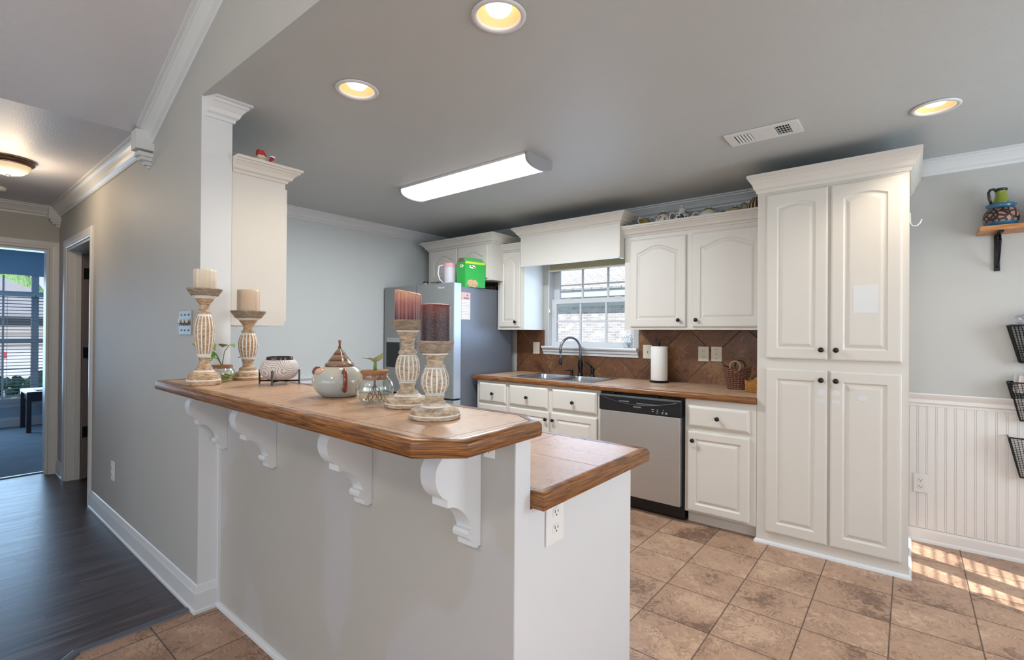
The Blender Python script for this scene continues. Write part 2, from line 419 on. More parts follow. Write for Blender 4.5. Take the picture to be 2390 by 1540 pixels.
# ------------------------------------------------------------------ floors
m = MB()
m.prism([(-2.645, .42), (-2.645, .87), (-4.35, .87), (-4.35, 4.14), (XE, 4.14), (XE, -4.0), (-1.9, -4.0), (-1.9, -.05), (-2.62, .40)][::-1], 'z', -.06, 0)
struct(m.build('floor', 'floor'))
m = MB(); m.prism([(-2.655, .43), (-2.655, .87), (-4.35, .87), (-4.35, 1.0), (-6.22, 1.0), (-6.22, -4.0), (-1.9, -4.0), (-1.9, -.06), (-2.64, .40)], 'z', -.06, -.001)
struct(m.build('floor_hall', 'wood_floor'))
struct(box('floor_bedroom', 'carpet', (-9.4, -2, -.06, -6.22, 3, .006)))
struct(box('floor_closet', 'wood_floor', (-6.1, 1.0, -.06, -4.35, 2.6, -.002)))
m = MB(); pr = [(-.022, 0), (-.02, .006), (-.012, .010), (.012, .010), (.02, .006), (.022, 0)]
m.sweep(pr, [(-2.65, .845), (-2.65, .437), (-2.60, .385), (-2.2, .02)])
struct(m.build('trim_1', plain('grey_threshold', '5f6470', .3, .2)))
struct(box('trim_2', plain('metal_strip', '8a93a0', .3, .6), (-6.235, -.05, 0, -6.205, .79, .009)))

# ------------------------------------------------------------------ walls
wall_y('wall_hall', 'wall', XEND, -2.6, YH, YH2, 0, CZ, [(-5.72, -4.82, 0, 2.03)])
m = MB(); m.prism([(VX, CZ), (XE, CZ), (XE, vz(XE))], 'y', YH, YH2)
struct(m.build('wall_header', 'wall'))
m = MB(); m.box(-2.6005, YH+.001, 0, -2.598, YH2-.001, CZ-.001); struct(m.build('trim_3', 'trim'))      # white painted wall end
m = MB(); m.box(-2.6, YK, 0, -.762, 1.012, 1.06); struct(m.build('wall_knee', 'knee'))
struct(box('trim_4', 'trim', (-.7625, YK+.0005, 0, -.759, 1.0125, 1.06)))
struct(box('trim_5', 'trim', (-2.597, YK-.012, 0, -2.580, YK, 1.058)))
wall_y('wall_north', 'wall', -4.45, XE, YN, YN+.14, 0, CZ, [(-2.877, -1.93, 1.185, 2.05)])
M['wall_lit'] = plain('greige_wall_paint_lit', (.60, .63, .635), .55, bump=(170, .35, .002), var=.02)  # hall greige lightened and cooled: stronger light on the west wall put into colour
wall_x('wall_west', 'wall_lit', -4.45, XW, YH2, YN, 0, CZ)
wall_x('wall_east', 'wall', XE, XE+.14, -4.14, YN+.14, 0, 4.8, [(2.62, 3.28, .82, 2.02), (-.7, 1.1, .6, 2.1)])
wall_y('wall_south', 'wall', -3.54, XE, -4.14, -4.0, 0, 4.8, [(-3.0, .4, .45, 2.25), (.9, 1.95, .45, 2.25)])
wall_x('wall_living', 'wall', -3.54, VX, -4.0, -.9, 0, CZ)
wall_y('wall_corridor', 'wall', -6.1, -3.54, -1.04, -.9, 0, CZ)
wall_x('wall_end', 'wall', -6.22, XEND, -1.04, 2.74, 0, CZ, [(-.05, .79, 0, 2.05)])
wall_y('wall_closet', 'wall', -6.1, -4.45, 2.6, 2.74, 0, CZ)
wall_y('wall_bedroom_north', 'bedwall', -9.48, -6.22, 3.0, 3.14, 0, CZ)
wall_y('wall_bedroom_south', 'bedwall', -9.48, -6.22, -2.14, -2.0, 0, CZ)
struct(box('wall_bedroom_lining', 'bedwall', (-6.235, .79, 0, -6.222, 3.0, CZ)))
# window wall of the bedroom, segmental arch over the opening
m = MB(); ya, yb = -.75, 1.85
arch = lambda y: 2.065-.06*((y-.75)/1.1)**2
m.box(-9.48, -2, 0, -9.36, ya, CZ); m.box(-9.48, yb, 0, -9.36, 3, CZ); m.box(-9.48, ya, 0, -9.36, yb, .36)
m.prism([(ya, CZ)]+[(ya+(yb-ya)*i/20, arch(ya+(yb-ya)*i/20)) for i in range(21)]+[(yb, CZ)], 'x', -9.48, -9.36)
struct(m.build('wall_bedroom_west', 'bedwall'))
# ------------------------------------------------------------------ ceilings
CANS = [(-1.12, 1.292), (-1.972, 1.285), (.097, 3.137)]
def holed(m, x0, x1, y0, y1, z, z2, holes, R, q=.13):
    xs = [x0]; n = 32
    for hx, hy in sorted(holes):
        m.box(xs[-1], y0, z, hx-q, y1, z2); m.box(hx-q, y0, z, hx+q, hy-q, z2); m.box(hx-q, hy+q, z, hx+q, y1, z2)
        xs.append(hx+q)
        sq = []
        for i in range(n):
            t = 2*PI*i/n; c, s_ = math.cos(t), math.sin(t); k = q/max(abs(c), abs(s_)); sq.append((hx+c*k, hy+s_*k))
        ci = [(hx+R*math.cos(2*PI*i/n), hy+R*math.sin(2*PI*i/n)) for i in range(n)]
        m.loops([[(p[0], p[1], z) for p in sq], [(p[0], p[1], z) for p in ci], [(p[0], p[1], z2) for p in ci], [(p[0], p[1], z2) for p in sq]], True, False, False)
    m.box(xs[-1], y0, z, x1, y1, z2)
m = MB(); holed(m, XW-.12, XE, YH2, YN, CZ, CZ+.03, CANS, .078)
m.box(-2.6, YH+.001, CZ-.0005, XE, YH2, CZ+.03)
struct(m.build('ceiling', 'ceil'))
m = MB(); m.prism([(-6.3, CZ), (VX, CZ), (XE+.1, vz(XE+.1)), (XE+.1, vz(XE+.1)+.06), (VX, CZ+.06), (-6.3, CZ+.06)], 'y', -4.1, YH)
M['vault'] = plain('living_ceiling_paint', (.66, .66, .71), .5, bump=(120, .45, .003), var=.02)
struct(m.build('ceiling_living', 'vault'))
struct(box('ceiling_bedroom', 'bedwall', (-9.48, -2.1, CZ, -6.22, 3.1, CZ+.05)))
struct(box('ceiling_closet', 'ceil', (-6.1, YH2, CZ, -4.45, 2.7, CZ+.05)))
# ------------------------------------------------------------------ crown, base, casings
CR = [(0, -.092), (.010, -.092), (.012, -.078), (.026, -.068), (.034, -.050), (.052, -.028), (.060, -.024), (.060, -.012), (.076, -.010), (.076, 0), (0, 0)]
crown = [(o, CZ+z) for o, z in CR]
m = MB(); m.sweep(crown, [(XW, YH2), (XW, YN), (XE, YN)]); struct(m.build('trim_6', 'trim'))
m = MB(); m.sweep(crown, [(XEND, -.9), (XEND, YH-.0), ]); struct(m.build('trim_7', 'trim'))
m = MB(); m.sweep(crown, [(XEND, YH), (VX+.06, YH)]); struct(m.build('trim_8', 'trim'))
m = MB()        # crown climbing the vault
A = [(VX+.06, YH-o, vz(VX+.06)+z*1.08) for o, z in CR]; B = [(XE, YH-o, vz(XE)+z*1.08) for o, z in CR]
m.loops([A, B]); struct(m.build('trim_9', 'trim'))
for i, (x, y) in enumerate([(VX+.045, YH-.04), (XEND+.04, YH-.04)]):      # stepped corner blocks
    m = MB(); s = .045
    m.box(x-s, y-s, CZ-.115+(.01 if i == 0 else 0), x+s, y+s-.004, CZ)
    for k, (q, h) in enumerate([(.038, .022), (.030, .018), (.018, .02), (.009, .012)]):
        z1 = CZ-.115-sum([.022, .018, .02, .012][:k]); m.box(x-s, y+s-.004, z1-h, x-s+2*q, y+s-2*q, z1)
    struct(m.build('trim_%d' % (10+i), 'trim'))
m = MB()        # crown return on the white wall end
pf = [(o*.98, CZ+z) for o, z in CR]
L = [[(-2.598+o, YH+.012+(o*.35 if True else 0)+.02*(1-(CZ-z)/.092)*0, z) for o, z in pf], [(-2.598+o, YH2+o*.9, z) for o, z in pf], [(-2.7, YH2+o*.9, z) for o, z in pf]]
m.loops(L); struct(m.build('trim_12', 'trim'))
BB = [(0, 0), (.020, 0), (.020, .012), (.014, .018), (.014, .092), (.011, .10), (.008, .112), (.005, .124), (0, .128)]
m = MB(); m.sweep(BB, [(-4.744, YH), (-2.598, YH), (-2.598, YK-.012)]); struct(m.build('baseboard_hall', 'trim'))
m = MB(); m.sweep(BB, [(-6.1, YH), (-5.80, YH)]); struct(m.build('baseboard_corner', 'trim'))
m = MB(); m.sweep([(0, 0), (.018, 0), (.016, .010), (.008, .018), (0, .020)], [(-2.58, YK), (-.759, YK)]); struct(m.build('baseboard_bar', 'trim'))
m = MB(); m.sweep([(0, 0), (.024, 0), (.022, .014), (.014, .022), (.014, .070), (.010, .084), (0, .09)], [(.0, YN), (XE, YN)]); struct(m.build('baseboard_north', plain('cream_baseboard_paint', (.68, .65, .625), .4)))
CAS = [(0, 0), (.07, 0), (.07, .012), (.055, .018), (.040, .014), (.02, .014), (.008, .010), (0, .006)]
CASP = [(0, 0), (0, .009), (.006, .012), (.018, .0115), (.030, .015), (.052, .017), (.064, .018), (.071, .013), (.072, 0)]
def casing(name, a, b, zt, face, z0=0, axis='y', bmax=9):
    """door casing: legs either side of the opening a..b and a head; face = wall plane"""
    m = MB(); g = .004
    P = lambda u, d, z: (u, face-d, z) if axis == 'y' else (face+d, u, z)
    m.loops([[P(a-g-w_, d, z0) for w_, d in CASP], [P(a-g-w_, d, zt+g+w_) for w_, d in CASP], [P(min(b+g+w_, bmax), d, zt+g+w_) for w_, d in CASP], [P(min(b+g+w_, bmax), d, z0) for w_, d in CASP]])
    return struct(m.build(name, 'trim'))
casing('door_1', -5.72, -4.82, 2.03, YH)
m = MB(); m.box(-5.722, YH, 0, -5.702, YH2-.002, 2.03); m.box(-4.838, YH, 0, -4.818, YH2+.01, 2.03); m.box(-5.702, YH+.0005, 2.012, -4.838, YH2+.01, 2.03)
m.box(-5.702, YH+.055, 0, -5.69, .948, 2.012)
struct(m.build('trim_13', 'trim'))
dl = thing('door_leaf', 'brown-grey hall door standing open into the dark closet, black hinges', 'door', (-5.69, 1.01, .01))
m = MB(); m.box(-5.701, .952, .012, -5.664, 1.66, 2.0, .003)
for zz in (.25, 1.15):
    m.box(-5.664, 1.10, zz, -5.659, 1.60, zz+.7)
m.build('leaf', plain('brown_grey_door_shaded', (.17, .135, .135), .5), dl)  # shade of the dark closet is put into the door colour
for zz in (.42, 1.12, 1.82): box('hinge', 'iron', (-5.690, .958, zz-.048, -5.655, .992, zz+.048), dl)
casing('door_2', -.05, .79, 2.05, XEND, axis='x', bmax=YH-.001)
m = MB(); m.box(-6.235, .772, 0, -6.10, .7905, 2.05); m.box(-6.235, -.0505, 0, -6.10, -.032, 2.05); m.box(-6.2345, -.032, 2.032, -6.1005, .772, 2.0495)
struct(m.build('trim_20', 'trim'))
# ------------------------------------------------------------------ wainscot on the right
m = MB(); m.box(0, YN-.0078, .088, XE, YN, .88)
x = .004
while x < XE-.05:
    m.box(x, YN-.010, .088, x+.0350, YN-.006, .88, 0); m.box(x+.0370, YN-.0105, .088, x+.0430, YN-.006, .88); x += .0455
M['bead'] = plain('cream_beadboard_paint', (.68, .65, .625), .4)
struct(m.build('trim_14', 'bead'))
m = MB(); m.sweep([(0, .872), (.014, .872), (.014, .884), (.022, .895), (.016, .915), (.028, .935), (.034, .948), (.030, .956), (0, .956)], [(0, YN), (XE, YN)])
struct(m.build('trim_15', 'bead'))
m = MB(); m.sweep([(0, .822), (.014, .822), (.022, .845), (.016, .865), (.032, .89), (.030, .900), (0, .900)], [(XW, 1.7), (XW, 3.15)])
struct(m.build('trim_16', 'trim'))

# ------------------------------------------------------------------ diagonal tile backsplash (structure)
m = MB()
for b in ((-3.27, 1.105, -2.915), (-2.915, 1.105, -1.875), (-1.875, 1.105, -.757)): pass
m.box(-3.27, YN-.010, .905, -.757, YN, 1.105)
m.box(-3.27, YN-.010, 1.105, -2.915, YN, 1.352); m.box(-1.88, YN-.010, 1.105, -.757, YN, 1.354)
o = struct(m.build('trim_17', 'splash'))
# keep the tile pattern in world metres
for o_ in (o, bpy.data.objects['floor']):
    d = o_.location.copy()
    for v in o_.data.vertices: v.co += d
    o_.location = (0, 0, 0)

# ------------------------------------------------------------------ kitchen window
win = MB(); yg = 4.20
def rect_frame(m, x0, x1, z0, z1, y0, y1, wl, wr, wb, wt):
    m.box(x0, y0, z0, x0+wl, y1, z1); m.box(x1-wr, y0, z0, x1, y1, z1); m.box(x0+wl, y0+.0006, z0, x1-wr, y1-.0006, z0+wb); m.box(x0+wl, y0+.0006, z1-wt, x1-wr, y1-.0006, z1)
wroot = struct(win.box(-2.8765, YN+.001, 1.186, -2.868, 4.25, 2.0495).box(-1.939, YN+.001, 1.186, -1.9305, 4.25, 2.0495).box(-2.868, YN+.002, 2.043, -1.939, 4.25, 2.0495).build('window_1', 'trim'))
m = MB(); rect_frame(m, -2.866, -1.941, 1.19, 1.665, 4.175, 4.205, .058, .045, .045, .045)
for xx in (-2.530, -2.247): m.box(xx-.009, 4.183, 1.23, xx+.009, 4.197, 1.63)
m.box(-2.809, 4.184, 1.430, -1.985, 4.196, 1.446)
for xx in (-2.66, -2.12): m.box(xx-.03, 4.172, 1.655, xx+.03, 4.20, 1.672)
m.build('lower_sash', 'trim', wroot)
m = MB(); rect_frame(m, -2.866, -1.941, 1.64, 2.04, 4.215, 4.24, .07, .045, .03, .03)
for xx in (-2.530, -2.247): m.box(xx-.009, 4.22, 1.66, xx+.009, 4.234, 2.02)
m.box(-2.797, 4.221, 1.800, -1.985, 4.233, 1.816)
m.build('upper_sash', 'trim', wroot)
m = MB(); m.box(-2.82, 4.189, 1.225, -1.98, 4.191, 1.63); m.box(-2.80, 4.226, 1.66, -1.98, 4.228, 2.02); m.build('pane', 'pane', wroot)
m = MB(); m.box(-2.868, 4.10, 1.172, -1.939, 4.18, 1.190)
m.sweep([(0, 1.105), (.012, 1.105), (.016, 1.125), (.028, 1.135), (.034, 1.160), (.052, 1.166), (.058, 1.178), (.054, 1.190), (0, 1.190)], [(-2.915, YN-.008), (-1.878, YN-.008)])
struct(m.build('trim_18', 'trim'))
bl = thing('window_blind', 'raised cream slatted blind bunched under the window valance', 'blind', (-2.4, 4.10, 1.95))
m = MB()
for k in range(11): m.box(-2.86, 4.095+.003*(k % 2), 1.957+k*.0075, -1.945, 4.145+.003*(k % 2), 1.957+k*.0075+.0045)
m.build('slats', translucent('cream_blind', (.80, .72, .45), .45), bl)
m = MB(); m.box(-2.86, 4.095, 1.944, -1.945, 4.145, 1.956, .003); m.build('bottom_rail', 'ivory', bl)
m = MB(); m.box(-2.86, 4.09, 2.042, -1.945, 4.15, 2.048); m.build('head_rail', 'ivory', bl)
m = MB()
for xx in (-2.843, -2.836): m.tube([(xx, 4.085, 2.04), (xx, 4.083, 1.8), (xx-.003, 4.085, 1.55)], .0012, 5)
m.build('cord', 'ivory', bl)
m = MB()
for xx, zz in ((-2.843, 1.54), (-2.836, 1.525)): m.lathe([(.003, 0), (.010, .004), (.008, .022), (.003, .030)], (xx, 4.085, zz), 10)
m.build('cord_tassel', 'ivory', bl, True)
fc = MB(); fc.box(-2.03, 4.11, 1.190, -1.965, 4.15, 1.198, .002)
for k in range(7):
    t = math.radians(50+k*13); fc.tube([(-1.985, 4.13, 1.198), (-1.985+.11*math.cos(t), 4.13, 1.198+.11*math.sin(t))], .0035, 6)
fc.tube([(-2.02, 4.12, 1.198), (-2.06, 4.13, 1.26), (-1.99, 4.13, 1.30)], .002, 6)
tag(fc.build('window_sill_stand', thin_glass('pale_acrylic', (.8, .86, .9), 1.45, 1, .15)), 'small clear acrylic stand on the right of the kitchen window sill', 'stand')

# ------------------------------------------------------------------ doors and drawers of the cabinets
def outline(x0, x1, z0, z1, i, zt, H_, kind, n=36):
    a, b = x0+i, x1-i
    pts = [(a, z0+i), (b, z0+i)]
    for k in range(n+1):
        t = k/n; x = b+(a-b)*t
        h = 0
        if kind == 'cathedral':
            u = min(1, max(0, (t-.05)/.90)); h = H_*(.5-.5*math.cos(2*PI*u))**.58
        elif kind == 'eyebrow': h = H_*(1-(2*t-1)**2)
        pts.append((x, zt+h))
    return pts
def door(parent, x0, x1, z0, z1, y, arch=None, rail=.052, th=.019, name='door', H_=None):
    H_ = (H_ or (.06 if arch == 'cathedral' else .022)) if arch else 0
    P = lambda ins, yy, flat: [(p[0], yy, p[1]) for p in outline(x0, x1, z0, z1, ins, (z1-ins) if flat else (z1-ins-H_), 0 if flat else H_, arch)]
    L = [P(0, y+th, True), P(0, y+.006, True), P(.003, y+.002, True), P(.010, y, True), P(rail, y, False), P(rail+.004, y+.004, False), P(rail+.009, y+.0075, False),
         P(rail+.015, y+.0075, False), P(rail+.030, y+.0015, False), P(rail+.034, y+.001, False)]
    m = MB(); m.loops(L)
    o = m.build(name, 'cab', parent); return o
def drawer(parent, x0, x1, z0, z1, y, th=.019):
    m = MB()
    P = lambda i, yy: [(x0+i, yy, z0+i), (x1-i, yy, z0+i), (x1-i, yy, z1-i), (x0+i, yy, z1-i)]
    m.loops([P(0, y+th), P(0, y+.009), P(.004, y+.007), P(.012, y+.002), P(.018, y)])
    return m.build('drawer_front', 'cab', parent)
KN = [(.006, 0), (.0065, -.002), (.005, -.010), (.0065, -.015), (.0135, -.019), (.0155, -.024), (.013, -.030), (.006, -.033), (.0005, -.034)]
def knob(parent, x, y, z):
    return MB().lathe([(r, h) for r, h in KN], (x, y, z), 16, 'y').build('knob', 'bronze', parent, True)
def latch(parent, x, y, z):
    m = MB(); m.box(x-.011, y-.008, z-.018, x+.011, y, z+.006, .002); m.box(x-.007, y-.012, z-.006, x+.007, y-.008, z+.004, .001)
    return m.build('child_latch', 'white', parent)
CC = [(0, 0), (.006, 0), (.010, .012), (.020, .018), (.026, .034), (.040, .052), (.046, .054), (.046, .062), (.055, .064), (.055, .078), (0, .078)]
def crown_on(parent, z, path, sc=1, h=.078):
    m = MB(); m.sweep([(o*sc, z+q*h/.078) for o, q in CC], path); return m.build('crown_moulding', 'cab', parent)

# base cabinets on the north wall
YF, YD = 3.43, 3.411
def base_unit(x0, x1, label, parts):
    t = thing('base_cabinet', label, 'cabinet', ((x0+x1)/2, YF, 0), 'base cabinets under the sink counter')
    m = MB(); m.box(x0, 3.50, 0, x1, 3.53, .09)
    if x1-x0 > .6:
        m.box(x0, YF, .09, x1, YF+.02, .872); m.box(x0, YF+.02, .09, x0+.008, YN-.012, .872); m.box(x1-.008, YF+.02, .09, x1, YN-.012, .872); m.box(x0, YF+.02, .09, x1, YN-.012, .11)
    else: m.box(x0, YF, .09, x1, YN-.012, .872)
    m.build('body', 'cab', t)
    for p in parts:
        if p[0] == 'w': o = drawer(t, p[1], p[2], p[3], p[4], YD)
        else: o = door(t, p[1], p[2], p[3], p[4], YD, rail=.05)
        knob(o, p[5], YD, p[6])
        if len(p) > 7: latch(o, p[7], YD, p[6]-.028)
    return t
base_unit(-3.21, -2.826, 'narrow cream base cabinet beside the fridge, one drawer over one door', [('w', -3.178, -2.846, .672, .855, -2.995, .757), ('d', -3.178, -2.846, .10, .652, -2.872, .59, -2.872)])
base_unit(-2.824, -1.882, 'wide cream sink cabinet with two drawer fronts over two latched doors', [('w', -2.806, -2.384, .672, .855, -2.597, .757), ('w', -2.338, -1.911, .678, .855, -2.125, .757),
          ('d', -2.806, -2.366, .10, .652, -2.391, .59, -2.391), ('d', -2.342, -1.908, .10, .652, -2.318, .59, -2.318)])
base_unit(-1.216, -.759, 'cream base cabinet between the dishwasher and the tall pantry', [('w', -1.193, -.797, .682, .829, -.993, .757), ('d', -1.193, -.797, .102, .652, -1.155, .591, -1.152)])

# sink counter: tile field with an oak nosing
def counter(name, label, poly, zt, zb, wood_w=.032, mats=('ctile', 'oak'), open_edges=None):
    xs = [p[0] for p in poly]; ys = [p[1] for p in poly]
    t = thing(name, label, 'countertop', ((min(xs)+max(xs))/2, (min(ys)+max(ys))/2, zb))
    m = MB(); ip = inset_poly(poly, wood_w+.0012); m.prism(ip, 'z', zb+.004, zt-.0008); m.build('tile_top', mats[0], t)
    m = MB(); L = []
    for i, z in ((wood_w, zb), (.007, zb), (.002, zb+.003), (0, zb+.009), (0, zt-.012), (.002, zt-.005), (.008, zt), (wood_w, zt), (wood_w, zb)):
        L.append([(p[0], p[1], z) for p in inset_poly(poly, i)])
    m.loops(L, True, False, False); m.build('oak_edge', mats[1], t, 40)
    return t
ct = thing('sink_countertop', 'long tiled sink countertop with oak front edge under the window', 'countertop', (-2.0, 3.76, .875))
m = MB()
SX0, SX1, SY0, SY1 = -2.865, -2.035, 3.52, 4.035
for b in ((-3.235, 3.436, -.759, SY0), (-3.235, SY1, -.759, YN-.011), (-3.235, SY0, SX0, SY1), (SX1, SY0, -.759, SY1)):
    m.box(b[0]+(.0 if b[0] > -3.2 else .02), b[1], .879, b[2], b[3], .9145)
m.build('tile_top', 'ctile_sink', ct)
m = MB(); nose = [(0, .875), (.028, .875), (.034, .880), (.036, .888), (.036, .903), (.033, .911), (.026, .916), (0, .916)]
m.sweep(nose, [(-3.215, YN-.012), (-3.215, 3.434), (-.760, 3.434)]); m.build('oak_edge', 'oak', ct, 40)

# peninsula counter and cabinet
counter('peninsula_countertop', 'lower tiled peninsula countertop with oak edge, one step below the bar', [(-4.30, 1.0135), (-.7155, 1.0135), (-.7155, 1.66), (-.735, 1.68), (-4.30, 1.68)], .916, .872, mats=('ctile_pen', 'oak'))
t = thing('peninsula_cabinet', 'peninsula base cabinet with a plain white end panel', 'cabinet', (-2.4, 1.3, 0))
m = MB(); m.box(-4.30, 1.013, .09, -.775, 1.60, .870); m.box(-4.30, 1.013, 0, -.775, 1.52, .09); m.build('body', 'cab', t)
m = MB(); m.box(-.775, 1.013, 0, -.760, 1.603, .870, .001); m.build('end_panel', 'trim', t)
m = MB()
for k in range(6):
    x = -1.25-.46*k; m.box(x-.21, 1.60, .12, x+.21, 1.618, .64, .003); m.box(x-.21, 1.60, .67, x+.21, 1.618, .85, .003)
m.build('door', 'cab', t)

# raised bar top
ZB, ZT = 1.060, 1.100
bar = [(-2.64, .695), (-.812, .663), (-.722, .744), (-.735, 1.03), (-.83, 1.092), (-2.596, 1.092), (-2.596, .856), (-2.64, .856)]
counter('bar_countertop', 'raised breakfast bar top of tan tile with thick oak edge', bar, ZT, ZB, .03)
# corbels
CP = [(0, 1.06), (.138, 1.06), (.138, 1.022), (.150, 1.010), (.158, .995), (.160, .975), (.156, .955), (.147, .938), (.135, .925), (.120, .916), (.120, .897), (.103, .895), (.090, .890), (.075, .880), (.058, .865), (.044, .846), (.036, .826), (.034, .820),
      (.044, .818), (.049, .810), (.047, .800), (.040, .793), (.030, .787), (.029, .772), (.014, .765), (.008, .768), (0, .768)]
xs = [(-2.568, 'white scrolled corbel under the bar, leftmost beside the wall end'), (-2.072, 'white scrolled corbel under the bar, second from the left'),
      (-1.412, 'white scrolled corbel under the bar, second from the right'), (-.930, 'white scrolled corbel under the bar, nearest the open right end')]
first = None
for x, lab in xs:
    if first is None:
        m = MB(); m.prism([(-d, z-.768) for d, z in CP], 'x', 0, .055); first = m.build('bar_corbel', 'trim', None, 32)
        d = first.location.copy()
        for v in first.data.vertices: v.co += d
        o = first
    else:
        o = first.copy(); C.objects.link(o)
    o.location = (x, YK-.0005, .768)
    tag(o, lab, 'corbel', 'corbels under the bar')

# ------------------------------------------------------------------ outlets and switches
def plate(root, w_, h_, mat, th=.006):
    m = MB(); m.box(-w_/2, -th, -h_/2, w_/2, 0, h_/2, .0018); return m.build('cover_plate', mat, root)
def outlet(label, loc, rz, mat='white', w_=.080, h_=.125):
    t = thing('wall_outlet', label, 'outlet', local=True); plate(t, w_, h_, mat)
    for z in (.022, -.022):
        m = MB(); m.prism([(.0165*math.cos(a_), max(-.0125, min(.0125, .0165*math.sin(a_)))+z) for a_ in [2*PI*i/20 for i in range(20)]], 'y', -.0085, -.005)
        s = m.build('receptacle', mat, t)
        m = MB(); m.box(-.008, -.0092, z-.001, -.006, -.008, z+.008); m.box(.006, -.0092, z-.001, .008, -.008, z+.007); m.lathe([(.0025, -.0092), (.0025, -.008)], (0, 0, z-.007), 8, 'y')
        m.build('slots', 'dark', s)
    t.location = loc; t.rotation_euler = (0, 0, rz); return t
outlet('white duplex outlet on the peninsula end panel under the counter', (-.7585, 1.122, .814), PI/2, w_=.082, h_=.125)
outlet('white duplex outlet low on the grey hall wall', (-4.12, YH, .385), 0, w_=.075, h_=.125)
outlet('ivory duplex outlet on the brown backsplash', (-1.31, YN-.010, 1.160), 0, 'ivory', .085, .120)
outlet('cream painted outlet low on the beadboard wainscot', (.060, YN-.0105, .375), 0, 'bead', .072, .118)
t = outlet('small white outlet on the bar wall just under the bar top', (-.845, YK, 1.031), 0, 'white', .075, .112); t.scale = (.5, .5, .5)
t = thing('switch_plate', 'ivory two-hole blank plate left of the woven basket', 'switch', local=True); plate(t, .083, .118, 'ivory')
for z in (-.038, .0, .038): MB().lathe([(.0035, -.0072), (.0035, -.006)], (0, 0, z), 10, 'y').build('screw_hole', 'dark', t)
t; t.location = (-1.207, YN-.010, 1.162)
t = thing('switch_plate', 'ivory rocker switch on the backsplash left of the window', 'switch', local=True); plate(t, .082, .122, 'ivory')
m = MB(); m.box(-.016, -.009, -.033, .016, -.006, .033, .001); m.build('rocker', 'ivory', t); t.location = (-3.010, YN-.010, 1.165)
t = thing('switch_plate', 'ivory toggle switch half hidden behind the paper towel roll', 'switch', local=True); plate(t, .08, .12, 'ivory')
m = MB(); m.box(-.004, -.016, -.008, .004, -.006, .008, .001); m.build('toggle', 'ivory', t); t.location = (-1.795, YN-.010, 1.163)
t = thing('switch_plate', 'silver triple switch plate with scrollwork on the hall wall', 'switch', local=True)
m = MB(); m.box(-.085, -.007, -.06, .085, 0, .06, .002); m.build('cover_plate', plain('pewter', (.42, .42, .41), .35, .5), t)
m = MB()
for k in range(6):
    x = -.065+k*.026; m.tube([(x-.010, -.009, -.006), (x, -.011, .008), (x+.010, -.009, -.006), (x+.002, -.011, -.014)], .0022, 6)
m.build('scrollwork', plain('pewter_dark', (.22, .22, .22), .4, .6), t)
for zz in (.038, -.038):
    for xx in (-.05, 0, .05): MB().lathe([(.004, -.009), (.004, -.006)], (xx, 0, zz), 8, 'y').build('screw', 'bronze', t)
for k in range(3):
    x = -.05+k*.05; box('toggle', 'white', (x-.004, -.018, -.002, x+.004, -.007, .016), t, .001)
t; t.location = (-2.775, YH, 1.365)

# ------------------------------------------------------------------ dishwasher
dw = thing('dishwasher', 'stainless dishwasher with black control panel under the counter', 'dishwasher', (-1.55, 3.4, 0))
X0, X1 = -1.868, -1.230
m = MB(); m.box(X0-.012, 3.425, .10, X1+.012, 4.0, .868); m.box(X0, 3.47, 0, X1, 3.50, .12); m.build('body', 'black', dw)
m = MB(); m.box(X0+.006, 3.385, .115, X1-.006, 3.425, .735, .004); m.build('door', 'steel', dw)
m = MB()
L = []
for y, z in ((3.424, .737), (3.385, .737), (3.381, .745), (3.381, .845), (3.388, .858), (3.424, .858)): L.append([(X0, y, z), (X1, y, z)])
m.prism([(y, z) for y, z in ((3.424, .737), (3.385, .737), (3.381, .745), (3.381, .845), (3.388, .858), (3.424, .858))], 'x', X0, X1)
cp = m.build('control_panel', 'black', dw)
m = MB(); pts = [(X0+.03+(X1-X0-.06)*i/20, 3.381-.010*math.sin(PI*i/20), .835-.038*math.sin(PI*i/20)) for i in range(21)]
m.tube(pts, .003, 6); m.build('handle_lip', plain('glossy_black_lip', (.05, .05, .055), .12), cp)
m = MB(); m.box(-1.70, 3.3795, .812, -1.62, 3.381, .820); m.box(-1.56, 3.3795, .806, -1.38, 3.381, .812); m.build('pocket_highlight', plain('grip_grey', (.16, .17, .19), .3), cp)
def text(body, size, loc, rot, mat, parent, name='lettering', bold=0):
    cu = bpy.data.curves.new(name, 'FONT'); cu.body = body; cu.size = size; cu.align_x = 'CENTER'; cu.extrude = .0003; cu.offset = bold
    o = bpy.data.objects.new('tmp', cu); C.objects.link(o); dg = bpy.context.evaluated_depsgraph_get()
    me = bpy.data.meshes.new_from_object(o.evaluated_get(dg)); bpy.data.objects.remove(o)
    me.materials.clear(); me.materials.append(M[mat])
    k = bpy.data.objects.new(name, me); C.objects.link(k); k.parent = parent
    k.location = Vector(loc)-W[parent.name]; k.rotation_euler = rot; W[k.name] = Vector(loc); return k
M['print'] = plain('pale_print', (.5, .55, .65), .5)
text('FRIGIDAIRE', .0125, (-1.555, 3.3803, .777), (PI/2, 0, 0), 'white', cp)
m = MB()
for x, z, ww in ((-1.435, .775, .02), (-1.435, .762, .014), (-1.40, .775, .012), (-1.40, .762, .012), (-1.40, .752, .01), (-1.355, .775, .007), (-1.362, .760, .012), (-1.335, .760, .016), (-1.362, .752, .016), (-1.335, .752, .018)):
    box('button_mark', 'print', (x-ww/2, 3.3803, z, x+ww/2, 3.3812, z+.003), cp)
for x in (-1.76, -1.41): box('mounting_tab', 'black', (x-.006, 3.40, .860, x+.006, 3.42, .8745), dw)

